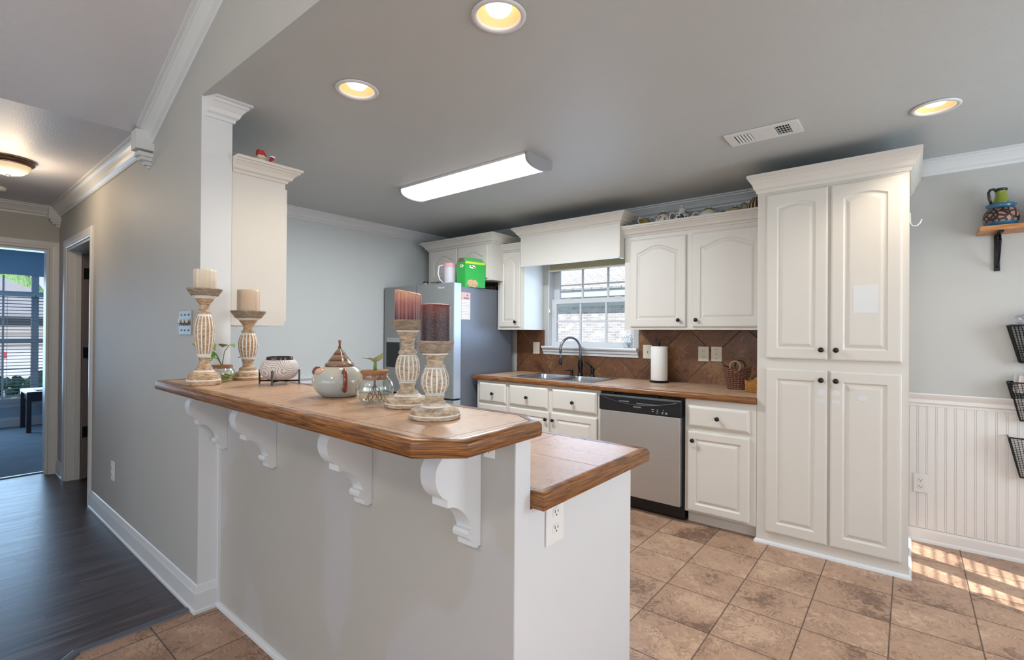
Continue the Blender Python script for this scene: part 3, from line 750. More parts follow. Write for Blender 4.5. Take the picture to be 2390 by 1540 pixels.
# ------------------------------------------------------------------ sink and taps
sk = thing('sink', 'stainless double bowl sink set in the tiled counter', 'sink', (-2.45, 3.78, .9))
m = MB(); 
def rr(x0, x1, y0, y1, r, z, n=5):
    p = []
    for cx, cy, a0 in ((x1-r, y1-r, 0), (x0+r, y1-r, 90), (x0+r, y0+r, 180), (x1-r, y0+r, 270)):
        for i in range(n+1):
            t = math.radians(a0+90*i/n); p.append((cx+r*math.cos(t), cy+r*math.sin(t), z))
    return p
BX = [(-2.812, -2.465), (-2.425, -2.065)]; BY = (3.545, 3.955)
m.box(SX0-.015, SY0-.015, .9165, SX1+.015, BY[0], .9195, .001); m.box(SX0-.015, BY[1], .9165, SX1+.015, SY1+.015, .9195, .001)
m.box(SX0-.015, BY[0], .9165, BX[0][0], BY[1], .9195); m.box(BX[0][1], BY[0], .9165, BX[1][0], BY[1], .9195); m.box(BX[1][1], BY[0], .9165, SX1+.015, BY[1], .9195)
m.build('rim', 'sinksteel', sk)
for a_, b_ in BX:
    m = MB(); m.loops([rr(a_-.004, b_+.004, BY[0]-.004, BY[1]+.004, .05, .918), rr(a_, b_, BY[0], BY[1], .05, .912), rr(a_+.01, b_-.01, BY[0]+.01, BY[1]-.01, .05, .78), rr(a_+.03, b_-.03, BY[0]+.03, BY[1]-.03, .05, .765)], True, False, True)
    b = m.build('bowl', 'sinksteel', sk, 40)
    MB().lathe([(.038, .766), (.035, .768), (.012, .7665), (.002, .7665)], ((a_+b_)/2, 3.76, 0), 20).build('drain', 'iron', b)
FX, FY = -2.415, 4.0
fa = thing('kitchen_faucet', 'dark bronze gooseneck faucet with hanging pull-down spray head', 'faucet', (FX, FY, .92))
MB().lathe([(.030, .919), (.030, .926), (.021, .935), (.019, .96), (.024, 1.0), (.026, 1.02), (.020, 1.055), (.021, 1.065), (.016, 1.075), (.014, 1.08)], (FX, FY, 0), 20).build('body', 'iron', fa, True)
m = MB(); dx, dy = -.10, -.19; L_ = math.hypot(dx, dy); pts = [(FX, FY, 1.075), (FX, FY, 1.13)]
for i in range(1, 17):
    t = PI*i/16*.97; k = (1-math.cos(t))/2; pts.append((FX+dx*k, FY+dy*k, 1.165+.115*math.sin(t)*1.02))
pts.append((pts[-1][0], pts[-1][1], 1.135))
m.tube(pts, .0125, 12); gn = m.build('gooseneck', plain('brushed_bronze', (.22, .22, .24), .28, .8), fa, True)
hx, hy = pts[-1][0], pts[-1][1]
MB().tube([(hx, hy, 1.136), (hx+.002, hy, 1.11), (hx, hy, 1.095)], .004, 8).build('hose', 'grey', fa)
MB().lathe([(.009, 1.098), (.013, 1.090), (.012, 1.078), (.017, 1.066), (.018, 1.045), (.014, 1.038), (.015, 1.028), (.012, 1.026)], (hx, hy, 0), 16).build('spray_head', plain('dark_blue_black', (.012, .014, .035), .2), fa, True)
fh = thing('faucet_lever', 'dark bronze side lever standing right of the faucet', 'faucet', (FX+.125, FY+.01, .92))
MB().lathe([(.026, .919), (.026, .925), (.017, .932), (.016, .95), (.021, .975), (.018, .992), (.010, 1.004), (.004, 1.006)], (FX+.125, FY+.01, 0), 18).build('base', 'iron', fh, True)
MB().tube([(FX+.125, FY+.01, 1.0), (FX+.108, FY-.01, 1.022), (FX+.092, FY-.03, 1.040), (FX+.078, FY-.045, 1.066)], [.008, .007, .007, .009], 10).build('lever', 'iron', fh, True)
so = thing('soap_dispenser', 'low dark soap pump on the sink rim left of the faucet', 'dispenser', (FX-.095, FY+.0, .92))
MB().lathe([(.020, .919), (.020, .925), (.012, .932), (.010, .955), (.015, .960), (.013, .968), (.003, .971)], (FX-.095, FY, 0), 16).build('base', 'iron', so, True)
MB().tube([(FX-.095, FY, .963), (FX-.120, FY-.02, .965), (FX-.150, FY-.045, .958)], [.006, .006, .004], 8).build('spout', 'iron', so, True)

# ------------------------------------------------------------------ upper cabinets
YU, YUD = 3.79, 3.771
def upper(label, x0, x1, z0, z1, yf, doors, crown_path, top, sc=1.0):
    t = thing('wall_cabinet', label, 'cabinet', ((x0+x1)/2, yf, z0), 'wall cabinets around the kitchen')
    m = MB(); m.box(x0, yf, z0, x1, YN-.001, z1); m.build('body', 'cab', t)
    for (a_, b_, c_, d_, arch, kx, kz, r_) in doors:
        o = door(t, a_, b_, c_, d_, yf-.019, arch, rail=r_, H_=.05 if arch == 'cathedral' else None)
        if kx is not None: knob(o, kx, yf-.019, kz)
    if crown_path: crown_on(t, top[0], crown_path, sc, top[1])
    return t
upper('cream two-door wall cabinet right of the window with a row of teapots on top', -1.860, -.760, 1.356, 2.175, YU,
      [(-1.805, -1.342, 1.378, 2.094, 'cathedral', -1.392, 1.430, .058), (-1.290, -.782, 1.378, 2.094, 'cathedral', -1.257, 1.430, .058)], [(-1.861, YN-.002), (-1.861, YU), (-.815, YU)], (2.128, .086), 1.25)
upper('narrow one-door wall cabinet between the fridge and the window', -3.268, -2.930, 1.352, 2.175, YU, [(-3.240, -2.972, 1.380, 2.125, 'cathedral', -3.018, 1.430, .05)], [(-3.335, YU), (-2.929, YU), (-2.929, YU+.02)], (2.130, .075), 1.0)
upper('cream cabinet over the fridge with two arched doors', -4.115, -3.190, 1.842, 2.225, 3.60, [(-4.075, -3.665, 1.862, 2.195, 'cathedral', None, None, .058), (-3.645, -3.235, 1.862, 2.195, 'cathedral', None, None, .058)],
      [(-4.116, YN-.002), (-4.116, 3.60), (-3.189, 3.60), (-3.189, YN-.002)], (2.205, .092), 1.3)
# valance box over the window
t = thing('window_valance', 'deep cream box valance with crown over the kitchen window', 'valance', (-2.4, 3.7, 1.95))
m = MB(); m.box(-2.908, 3.70, 1.953, -1.864, 3.722, 2.265); m.box(-2.908, 3.722, 1.953, -2.890, 3.77, 2.265); m.box(-1.882, 3.722, 1.953, -1.864, 3.785, 2.265)
m.box(-2.908, 3.69, 1.953, -1.864, 3.70, 1.962, .001)
m.build('board', 'cab', t)
m = MB(); m.box(-2.889, 3.722, 2.20, -1.883, 4.10, 2.215); m.build('top_board', 'cab', t)
crown_on(t, 2.238, [(-2.909, 4.0), (-2.909, 3.70), (-1.863, 3.70), (-1.863, 3.86)], 1.25, .088)
# peninsula wall cabinet beside the white wall end
t = thing('wall_cabinet', 'plain white wall cabinet end panel beside the wall end, figurine on top', 'cabinet', (-3.0, 1.13, 1.35), 'wall cabinets around the kitchen')
m = MB(); m.box(-3.45, YH2+.001, 1.352, -2.602, 1.262, 2.138, .001); m.build('body', 'cab', t)
m = MB(); m.box(-3.44, 1.262, 1.375, -3.04, 1.281, 2.09, .003); m.box(-3.02, 1.262, 1.375, -2.62, 1.281, 2.09, .003); m.build('door', 'cab', t)
crown_on(t, 2.115, [(-2.6015, YH2+.002), (-2.6015, 1.262), (-3.45, 1.262)][::-1][::-1] if False else [(-2.6015, YH2+.002), (-2.6015, 1.262), (-3.45, 1.262)], 1.2, .075)

# ------------------------------------------------------------------ pantry
t = thing('pantry_cabinet', 'tall cream four-door pantry cabinet standing on the tile floor', 'cabinet', (-.378, 3.43, 0))
m = MB(); m.box(-.757, YF, .0, 0, YN-.001, 2.26)
m.build('body', 'cab', t)
PX = [(-.704, -.374, -.404), (-.360, -.030, -.330)]
for i, (a_, b_, k) in enumerate(PX):
    o = door(t, a_, b_, 1.176, 2.206, YD, 'eyebrow', rail=.062, name='upper_door'); knob(o, k, YD, 1.236)
    if i == 1:
        pt = MB(); pt.box(-.250, YD+.0002, 1.45, -.135, YD+.0008, 1.61); pt.build('touch_up_paint', 'trim', o)
for i, (a_, b_, k) in enumerate(PX):
    o = door(t, a_, b_, .082, 1.112, YD, None, rail=.062, name='lower_door'); knob(o, k, YD, 1.056)
    m = MB()
    m.lathe([(.020, YD-.0006), (.020, YD)], (k, 0, .985), 16, 'y', fl=lambda t_, k_, h_: 1-.15*abs(math.sin(t_))).build('round_patch', 'trim', o)
    m = MB(); m.box(k-.020, YD-.0006, .925, k+.020, YD, .942)
    m.build('square_patch', 'trim', o)
    m = MB()
    if i == 1: m.lathe([(.026, YD-.0002), (.026, YD+.0008)], (-.205, 0, .965), 16, 'y', fl=lambda t_, k_, h_: 1-.4*abs(math.sin(t_)))
    if i == 1: m.build('oval_patch', 'trim', o)
crown_on(t, 2.225, [(-.758, YN-.002), (-.758, YF), (.001, YF), (.001, YN-.002)], 1.0, .115)
m = MB(); m.sweep([(0, 0), (.014, 0), (.012, .012), (.006, .020), (0, .022)], [(-.758, 3.50), (-.758, YF), (.001, YF), (.001, 4.07)]); m.build('shoe_moulding', 'trim', t)
hk = MB(); hk.tube([(.003, 3.7, 2.045), (.004, 3.7, 1.985), (.014, 3.7, 1.968), (.034, 3.7, 1.966), (.048, 3.7, 1.980), (.056, 3.7, 2.002)], .0032, 8); hk.box(.0005, 3.692, 1.99, .003, 3.708, 2.05, .001)
tag(hk.build('wall_hook', 'white', None, True), 'white hook on the upper right side of the pantry', 'hook')

# ------------------------------------------------------------------ refrigerator
fr = thing('refrigerator', 'grey steel four-door refrigerator with water dispenser in the corner', 'refrigerator', (-3.77, 3.2, 0))
m = MB(); m.box(-4.285, 3.255, .03, -3.280, 4.02, 1.757, .004); m.build('body', 'fridge_side', fr)
m = MB(); m.box(-4.285, 3.28, 0, -3.28, 3.30, .03); m.box(-4.28, 3.9, 0, -3.285, 3.95, .03); m.build('foot', 'black', fr)
def fdoor(x0, x1, z0, z1, name='door'):
    d = MB().box(x0, 3.152, z0, x1, 3.160, z1, .002).build(name, 'fridge_front', fr)
    MB().box(x0+.001, 3.1595, z0+.001, x1-.001, 3.250, z1-.001, .003).build('door_edge', 'fridge_edge', d); return d
dl_ = fdoor(-4.300, -3.802, .705, 1.785)
dr_ = fdoor(-3.785, -3.258, .705, 1.785)
fdoor(-4.300, -3.802, .045, .690, 'freezer_door'); fdoor(-3.785, -3.258, .045, .690, 'freezer_door')
m = MB(); m.box(-4.262, 3.1505, .955, -4.045, 3.1535, 1.215, .001); dp = m.build('dispenser', 'black', dl_)
m = MB(); m.box(-4.250, 3.148, 1.215, -4.045, 3.1535, 1.262, .001); m.build('dispenser_panel', plain('panel_grey', (.45, .46, .48), .35), dl_)
m = MB(); m.box(-3.40, 3.20, 1.757, -3.29, 3.29, 1.775, .003); m.box(-4.27, 3.20, 1.757, -4.16, 3.29, 1.775, .003); m.build('hinge_cover', 'grey', fr)
text('Hisense', .030, (-3.43, 3.1518, 1.735), (PI/2, 0, 0), 'white', dr_)
m = MB(); m.box(-3.79, 3.17, 1.70, -3.797, 3.25, 1.78); m.build('door_gap', 'dark', fr)

# things on the fridge
t = thing('small_jar', 'small dark jar with black lid on the fridge top', 'jar', (-3.68, 3.2, 1.786))
MB().lathe([(.020, 1.786), (.022, 1.789), (.022, 1.802), (.020, 1.804)], (-3.695, 3.19, 0), 20).build('glass', plain('smoky_jar', (.25, .25, .24), .1), t, 40)
MB().lathe([(.023, 1.804), (.023, 1.817), (.021, 1.819)], (-3.695, 3.19, 0), 20).build('lid', 'black', t, 40)
t = thing('pitcher', 'frosted plastic pitcher with pink lid left of the cereal box', 'pitcher', (-3.56, 3.36, 1.76))
MB().lathe([(.052, 1.757), (.055, 1.76), (.060, 1.85), (.062, 1.965), (.058, 1.965)], (-3.53, 3.36, 0), 28, cap1=False).build('jug', plain('frosted_plastic', (.62, .60, .66), .35), t, 40)
MB().lathe([(.064, 1.962), (.065, 1.966), (.066, 1.998), (.060, 2.004)], (-3.53, 3.36, 0), 28).build('lid', plain('pink_plastic', (.75, .38, .43), .35), t, 40)
MB().tube([(-3.575, 3.315, 1.985), (-3.605, 3.285, 1.975), (-3.612, 3.278, 1.90), (-3.600, 3.290, 1.84), (-3.570, 3.32, 1.805)], .008, 10).build('handle', plain('pale_plastic', (.70, .70, .76), .3), t, True)
m = MB(); m.prism([(-3.575, 1.786), (-3.535, 1.786), (-3.535, 1.812)], 'y', 3.21, 3.218)
tag(m.build('snack_packet', plain('purple_foil', (.06, .03, .16), .3)), 'corner of a dark purple packet in front of the pitcher', 'packet')
t = thing('cereal_box', 'open green cereal box with lime band on the fridge top', 'box', local=True)
gm = plain('green_print', (.03, .42, .07), .4); BW, BL, BH = .145, .240, .245       # near corner at the origin
body = MB().box(-BW, 0, 0, 0, BL, BH).build('carton', gm, t)
m = MB(); m.box(-.001, 0, BH-.020, .0015, BL, BH+.001); m.build('lime_band', plain('lime_print', (.55, .78, .04), .4), body)
m = MB(); m.prism([(0, BH), (-.055, BH+.048), (-.058, BH+.048), (-.004, BH-.001)], 'y', 0, BL-.01); m.build('top_flap', plain('green_print_light', (.10, .5, .14), .4), body)
m = MB(); m.prism([(-BW, BH), (-BW+.045, BH+.040), (-BW+.049, BH+.039), (-BW+.004, BH-.001)], 'y', .02, BL-.03); m.prism([(-BW+.01, BH), (-BW+.04, BH+.040), (-.03, BH+.034), (-.006, BH)], 'y', .001, .004)
m.build('inner_flap', plain('brown_card', (.20, .11, .07), .8), body)
m = MB()
for i in range(120):
    a_, q = random.uniform(0, 2*PI), random.random()**.5; yy, zz = .085+.065*q*math.cos(a_), .036+.036*q*math.sin(a_)
    m.lathe([(.004, .0), (.0075, .003), (.004, .006)], (0, yy, zz), 8, 'x')
m.build('cereal_picture', plain('cereal_print', (.72, .42, .26), .5, var=.5), body)
def blob(cy, cz, ry, rz, seed): 
    random.seed(seed); return [(cy+ry*(1+random.uniform(-.2, .2))*math.cos(2*PI*i/14), cz+rz*(1+random.uniform(-.2, .2))*math.sin(2*PI*i/14)) for i in range(14)]
MB().prism(blob(.085, BH-.048, .036, .016, 3), 'x', 0, .0012).build('logo_burst', 'paper', body)
m = MB(); m.prism(blob(.075, BH-.042, .014, .006, 4), 'x', .0012, .002); m.prism(blob(.098, BH-.053, .013, .005, 5), 'x', .0012, .002); m.build('logo_stroke', 'red', body)
MB().prism(blob(-.060, BH-.040, .030, .014, 6), 'y', -.0012, 0).build('logo_burst', 'paper', body)
m = MB(); m.prism(blob(-.065, BH-.038, .014, .005, 8), 'y', -.002, -.0012); m.build('logo_stroke', 'red', body)
random.seed(11)
t.location = (-3.287, 3.33, 1.7575); t.rotation_euler = (0, 0, -math.radians(10))
t = thing('cover_sheet', 'flat black tray edge lying on the fridge behind the cereal box', 'tray', (-3.33, 3.8, 1.758))
box('tray', 'black', (-3.48, 3.70, 1.7585, -3.285, 3.96, 1.795), t, .004)
t = thing('notepad', 'pink magnetic notepad with ruled lines on the fridge side', 'notepad', (-3.28, 3.32, 1.57))
box('backing', plain('pink_paper', (.70, .46, .44), .7), (-3.2795, 3.258, 1.442, -3.277, 3.392, 1.703), t)
box('sheet', 'paper', (-3.277, 3.270, 1.450, -3.2755, 3.386, 1.630), t)
m = MB()
for k in range(11): m.box(-3.2757, 3.275, 1.462+k*.0145, -3.2750, 3.382, 1.464+k*.0145)
m.box(-3.2772, 3.300, 1.642, -3.2765, 3.37, 1.654); m.box(-3.2772, 3.34, 1.668, -3.2765, 3.362, 1.682)
m.build('ruled_lines', plain('ink_grey', (.20, .17, .25), .7), t)

# ------------------------------------------------------------------ things on the sink counter
t = thing('paper_towel_holder', 'black base of the paper towel holder on the sink counter', 'holder', (-1.63, 3.97, .916))
MB().lathe([(.078, .9165), (.080, .922), (.070, .926), (.012, .928), (.006, .932), (.006, 1.235), (.010, 1.240), (.006, 1.248)], (-1.632, 3.975, 0), 28).build('stand', 'iron', t, 40)
m = MB(); m.lathe([(.022, .932), (.066, .932), (.068, .936), (.068, 1.212), (.066, 1.216), (.022, 1.216), (.020, 1.21), (.020, .934)], (-1.632, 3.975, 0), 36, cap0=False, cap1=False)
tag(m.build('paper_towel_roll', 'paper', None, 40), 'white paper towel roll on the sink counter', 'paper towel')
bk = thing('wicker_basket', 'small woven wicker basket with two ring handles on the counter', 'basket', (-1.0, 3.9, .916))
m = MB(); cx, cy = -1.0, 3.90
NR = 11
for k in range(NR):
    z = .922+k*.0142; f_ = k/(NR-1); a_ = .062+.034*f_; b_ = .045+.025*f_; pts = []
    for i in range(64):
        th_ = 2*PI*i/64; w_ = 1+.05*math.sin(16*th_+(PI if k % 2 else 0)); rise = .018*f_*abs(math.cos(th_))**2
        pts.append((cx+a_*w_*math.cos(th_), cy+b_*w_*math.sin(th_), z+rise))
    m.tube(pts, .0062, 6, True)
m.build('weave', ['wicker'], bk, True)
m = MB()
for i in range(20):
    th_ = 2*PI*i/20; m.tube([(cx+.062*math.cos(th_), cy+.045*math.sin(th_), .92), (cx+.096*math.cos(th_), cy+.070*math.sin(th_), 1.066+.018*abs(math.cos(th_))**2)], .004, 6)
m.build('stakes', plain('pale_wicker', '9c7458', .7), bk)
m = MB(); m.lathe([(.058, .9165), (.060, .925)], (cx, cy, 0), 24, fl=lambda a1, k1, h1: 1-.25*abs(math.sin(a1))); m.build('bottom', 'wicker', bk)
for yy, col in ((cy-.066, 'pale'), (cy+.066, 'dark')):
    m = MB(); m.tube([(cx+.005+.036*math.cos(q), yy, 1.085+.040*math.sin(q)) for q in [2*PI*i/24 for i in range(24)]], .0055, 8, True)
    m.build('ring_handle', plain('handle_'+col, 'a88264' if col == 'pale' else '1c1513', .6), bk, True)
t = thing('napkin_box', 'honey-brown wooden box with curved rim beside the pantry', 'box', (-.84, 3.78, .916))
m = MB(); cv = [(-.905+.135*i/12, 1.005+.045*(i/12)**1.5-.018*math.sin(PI*min(1, i/6))) for i in range(13)]
side = [(-.905, .9165)]+[(-.770, .9165)]+cv[::-1]
m.prism(side, 'y', 3.740, 3.750); m.prism(side, 'y', 3.850, 3.860); m.build('curved_side', wood_mat('honey_wood', '7c4a18', '9f6a26', 'b98538', .35, sc=(8, 8, 30)), t)
m = MB(); m.box(-.903, 3.750, .9165, -.893, 3.850, .99); m.box(-.782, 3.750, .9165, -.772, 3.850, .99); m.box(-.893, 3.75, .9165, -.782, 3.85, .925); m.build('end_board', 'pine', t)

# ------------------------------------------------------------------ teapots above the wall cabinet
china = plain('white_china', (.74, .74, .72), .15); gold = plain('gold_band', (.55, .38, .12), .25, .6); floral = N('floral_china')
vf = floral.noise(floral.co(), 38, 2, .5, 1); floral.set(base=floral.ramp(vf, [(.36, '1f5b3a'), (.42, 'f0eee8'), (.58, 'f0eee8'), (.64, 'a02850'), (.75, '6a1838')]), rough=.15)
dkchina = N('dark_floral_china'); vf = dkchina.noise(dkchina.co(), 34, 2, .5, 1); dkchina.set(base=dkchina.ramp(vf, [(.38, '1c2a3c'), (.45, 'eceae4'), (.57, 'eceae4'), (.63, '9a2418'), (.72, '2a3a28')]), rough=.15)
stripe = N('ribbed_cream_china'); X = stripe.xyz(stripe.co()); an = stripe.math('ARCTAN2', X[1], X[0]); st = stripe.math('SINE', stripe.math('MULTIPLY', an, 16))
stripe.set(base=stripe.ramp(st, [(.3, '5a3c22'), (.6, 'd9cdb4')]), rough=.2)
TZ = 2.1755
def teapot(label, x, y, r, h, mat, sp, hd, lidmat=None, squat=1.0, handle_mat=None, spout=True):
    t = thing('teapot', label, 'teapot', local=True, group='teapots and cups above the wall cabinet')
    MB().lathe([(r*.55, 0), (r*.62, .004), (r*.60, .010), (r*.92, h*.22), (r, h*.42), (r*.92, h*.60), (r*.62, h*.74), (r*.55, h*.76)], n=28).build('pot', mat, t, True)
    l = MB().lathe([(r*.60, h*.755), (r*.58, h*.78), (r*.36, h*.88), (r*.10, h*.90)], n=28).build('lid', lidmat or mat, t, True)
    MB().lathe([(.004, h*.89), (.006, h*.91), (.010, h*.955), (.007, h*.99), (.001, h)], n=14).build('knob', china, l, True)
    hm = handle_mat or china
    MB().tube([(math.cos(hd)*(r*.85+q[0]*r), math.sin(hd)*(r*.85+q[0]*r), h*q[1]) for q in ((0, .62), (.35, .72), (.62, .66), (.70, .48), (.55, .30), (.1, .22))], .005, 8).build('handle', hm, t, True)
    if spout: MB().tube([(math.cos(sp)*r*q[0], math.sin(sp)*r*q[0], h*q[1]) for q in ((.85, .28), (1.15, .36), (1.35, .55), (1.55, .70))], [.014, .010, .008, .006], 10).build('spout', mat, t, True)
    t.location = (x, y, TZ); return t
LFT, RGT = math.radians(200), math.radians(20)
t = thing('butter_dish', 'amber brown glazed lidded dish, leftmost above the wall cabinet', 'dish', (-1.80, 3.95, TZ), 'teapots and cups above the wall cabinet')
amber = plain('amber_glaze', (.60, .26, .05), .2, var=.3)
m = MB(); m.loops([[(q[0]-1.775, q[1]+3.96, TZ+z) for q in [(s_*.062*math.cos(2*PI*i/24), s_*.045*math.sin(2*PI*i/24)) for i in range(24)]] for s_, z in ((.9, 0), (1, .01), (1, .075), (.95, .10), (.8, .118), (.3, .128))]); m.build('cover', amber, t, True)
m = MB(); m.tube([(-1.83, 3.95, TZ+.075), (-1.848, 3.94, TZ+.085), (-1.853, 3.93, TZ+.05), (-1.835, 3.94, TZ+.03)], .007, 8); m.build('handle', plain('dark_brown_glaze', (.07, .03, .02), .2), t, True)
m = MB(); m.ball((-1.775, 3.96, TZ+.130), .012); m.build('knob', amber, t, True)
t = thing('creamer', 'small olive and white cup between the amber dish and floral teapot', 'cup', (-1.71, 3.90, TZ), 'teapots and cups above the wall cabinet')
MB().lathe([(.020, TZ), (.032, TZ+.03), (.034, TZ+.07), (.030, TZ+.095), (.027, TZ+.095), (.028, TZ+.07), (.004, TZ+.02)], (-1.700, 3.845, 0), 20, cap1=False).build('bowl', plain('olive_glaze', (.22, .20, .06), .2), t, True)
MB().tube([(-1.725, 3.83, TZ+.10), (-1.745, 3.82, TZ+.115), (-1.757, 3.815, TZ+.085), (-1.738, 3.825, TZ+.05)], .0045, 8).build('handle', china, t, True)
teapot('white teapot with pink and green flowers, beside the amber dish', -1.595, 3.95, .072, .178, floral.m, RGT, LFT, gold)
teapot('tall white coffee pot with dark blue and red flowers', -1.440, 3.95, .060, .200, dkchina.m, RGT, LFT, china)
teapot('low white teapot with gold-brown lid in the middle of the row', -1.225, 3.95, .078, .155, china, RGT, LFT, gold)
teapot('low cream teapot with brown handle, second from the pantry', -1.035, 3.97, .070, .135, plain('cream_china', (.62, .55, .42), .2), RGT, LFT, gold, handle_mat=plain('brown_glaze', (.12, .06, .03), .2))
teapot('ribbed brown and cream teapot nearest the pantry', -.885, 3.95, .066, .185, stripe.m, RGT, LFT, stripe.m, handle_mat=plain('tan_glaze', (.30, .20, .10), .2), spout=False)

# figurine above the left wall cabinet
t = thing('cottage_figurine', 'small cream cottage figurine with red roof and red boot', 'figurine', (-2.66, 1.17, 2.19))
ZF = 2.191
m = MB(); m.box(-2.72, 1.10, 2.139, -2.60, 1.26, ZF); m.build('riser', 'cab', t)
m = MB(); m.ball((-2.64, 1.150, ZF+.022), .022, .034, .024); m.ball((-2.64, 1.155, ZF+.050), .016, .024, .016); m.box(-2.66, 1.12, ZF, -2.62, 1.185, ZF+.02, .004); m.build('cottage', plain('cream_ceramic', (.62, .55, .40), .3), t, True)
m = MB(); m.prism([(1.130, ZF+.056), (1.175, ZF+.050), (1.160, ZF+.078), (1.132, ZF+.080)], 'x', -2.655, -2.625); m.build('roof', 'red', t)
m = MB(); m.tube([(-2.615, 1.165, ZF+.006), (-2.612, 1.180, ZF+.010), (-2.612, 1.190, ZF+.030), (-2.612, 1.196, ZF+.048)], [.010, .012, .011, .012], 10); m.build('boot', 'red', t, True)
m = MB(); m.lathe([(.012, ZF+.046), (.013, ZF+.054)], (-2.612, 1.197, 0), 12); m.build('boot_cuff', 'white', t)
t = thing('glass_ornament', 'tiny clear glass ornament left of the cottage figurine', 'ornament', (-2.63, 1.08, 2.19))
MB().ball((-2.62, 1.085, 2.198), .016, .024, .012).build('ornament', 'jarglass', t, True)

# ------------------------------------------------------------------ candle holders on the bar
def holder(label, cx, cy, R0, rows, cr_, ztop, nfl=16):
    """rows: neck/bulb measures (r, z) from plinth top to dish top"""
    (rp, zp), (rn, zn), (rf0, zf0), (rfm, zfm), (rf1, zf1), (rw, zw), (rfl, zfl), (rd0, zd0), (rd1, zd1) = rows
    t = thing('candle_holder', label, 'candle holder', (cx, cy, ZT), 'turned wood candle holders on the bar')
    h = zp-ZT; wd_ = 'palewood' if cx > -1.5 else 'whitewash'
    pf_ = [(R0*.97, ZT+.0005), (R0, ZT+.006), (R0, ZT+h*.26), (R0*.985, ZT+h*.31), (R0*.985, ZT+h*.36), (R0*.97, ZT+h*.40), (R0*.95, ZT+h*.6), (R0*.86, ZT+h*.80), (R0*.70, ZT+h*.90), (rp*1.25, ZT+h*.95), (rp*1.18, zp-.001)]
    MB().lathe(pf_, (cx, cy, 0), 44, mis=[0, 0, 0, 1, 1, 0, 0, 0, 0, 1]).build('base', [wd_, 'chalk'], t, 50)
    hh = zf0-zp
    pf_ = [(rp*1.12, zp-.001), (rp*1.12, zp+.003), (rp*.98, zp+.004), (rp*.96, zp+hh*.25), (rn*1.12, zp+hh*.40), (rn, zn), (rn*1.05, zn+hh*.15), (rf0*1.05, zf0-.006), (rf0*1.06, zf0-.003), (rf0*.92, zf0)]
    MB().lathe(pf_, (cx, cy, 0), 40, mis=[1, 1, 0, 0, 0, 0, 0, 0, 1]).build('stem', [wd_, 'chalk'], t, 50)
    pf_ = []; NB = 16
    for i in range(NB+1):
        f_ = i/NB; z = zf0+(zf1-zf0)*f_
        fm = (zfm-zf0)/(zf1-zf0)
        s_ = math.sin(PI/2*min(1, f_/fm))**.75 if f_ <= fm else math.cos(PI/2*(f_-fm)/(1-fm))**.75
        b_ = rf0+(rf1-rf0)*f_; pf_.append((b_+(rfm-b_)*s_, z))
    n = nfl*6
    m = MB(); L = []
    for (r, z) in pf_:
        L.append([(cx+r*(1-.075*(abs(math.cos(nfl*PI*i/n))**3 if 0 < i % 6 < 0 or True else 0))*math.cos(2*PI*i/n), cy+r*(1-.075*abs(math.cos(nfl*PI*i/n))**3)*math.sin(2*PI*i/n), z) for i in range(n)])
    R_ = [[m.v(*p) for p in l] for l in L]
    for k in range(NB):
        for i in range(n):
            m.mi = 1 if (i % 6 in (2, 3)) or k == 0 or k == NB-1 else 0
            m.f([R_[k][i], R_[k][(i+1) % n], R_[k+1][(i+1) % n], R_[k+1][i]])
    m.f(R_[0][::-1]); m.f(R_[-1]); m.build('fluted_bulb', [wd_, 'chalk'], t, 60)
    pf_ = [(rf1*.95, zf1), (rf1*1.12, zf1+.002), (rf1*1.15, zf1+(zw-zf1)*.35), (rf1*1.0, zf1+(zw-zf1)*.55), (rw, zw), (rw*1.06, zw+(zfl-zw)*.30), (rw+(rfl-rw)*.45, zw+(zfl-zw)*.60), (rfl*.92, zw+(zfl-zw)*.82), (rfl, zfl), (rd0*.86, zd0-.004), (rd0*.9, zd0)]
    MB().lathe(pf_, (cx, cy, 0), 40, mis=[1, 0, 0, 0, 0, 0, 0, 0, 1, 1]).build('neck', [wd_, 'chalk'], t, 50)
    dh = zd1-zd0
    pf_ = [(rd0*.95, zd0), (rd0, zd0+.002), (rd0+(rd1-rd0)*.35, zd0+dh*.35), (rd0+(rd1-rd0)*.75, zd0+dh*.65), (rd1*.98, zd0+dh*.78), (rd1, zd0+dh*.84), (rd1, zd1-.002), (rd1*.985, zd1), (rd1*.93, zd1), (rd1*.90, zd1-.005), (.002, zd1-.005)]
    MB().lathe(pf_, (cx, cy, 0), 44, cap1=True).build('dish', 'greywood', t, 50)
    return t
holder('tall turned wood candle holder with cream ribbed candle at the bar end by the wall', -2.304, .779, .0640,
       [(.0324, 1.157), (.0180, 1.2037), (.0234, 1.2181), (.0396, 1.3271), (.0216, 1.3965), (.0171, 1.4212), (.0342, 1.4605), (.0504, 1.4721), (.0658, 1.5029)], 0, 0)
holder('shorter wood candle holder with smooth tan candle, second from the left', -2.417, 1.002, .0690,
       [(.0376, 1.1365), (.0198, 1.1687), (.0267, 1.1966), (.0426, 1.2649), (.0257, 1.3164), (.0208, 1.3362), (.0386, 1.3758), (.0564, 1.3857), (.0752, 1.4205)], 0, 0)
holder('whitewashed candle holder with slanted peach-brown candle behind the dark one', -1.194, .962, .0690,
       [(.0342, 1.1350), (.0217, 1.156), (.025, 1.1762), (.0375, 1.2165), (.0250, 1.2590), (.0184, 1.2809), (.0302, 1.3269), (.0394, 1.333), (.0513, 1.3651)], 0, 0)
holder('squat whitewashed candle holder with dark maroon candle, nearest the open bar end', -.984, .885, .0690,
       [(.0315, 1.1310), (.0235, 1.1471), (.0246, 1.1647), (.0378, 1.1964), (.0250, 1.2345), (.0212, 1.2420), (.0298, 1.2686), (.0401, 1.2723), (.0504, 1.3052)], 0, 0)
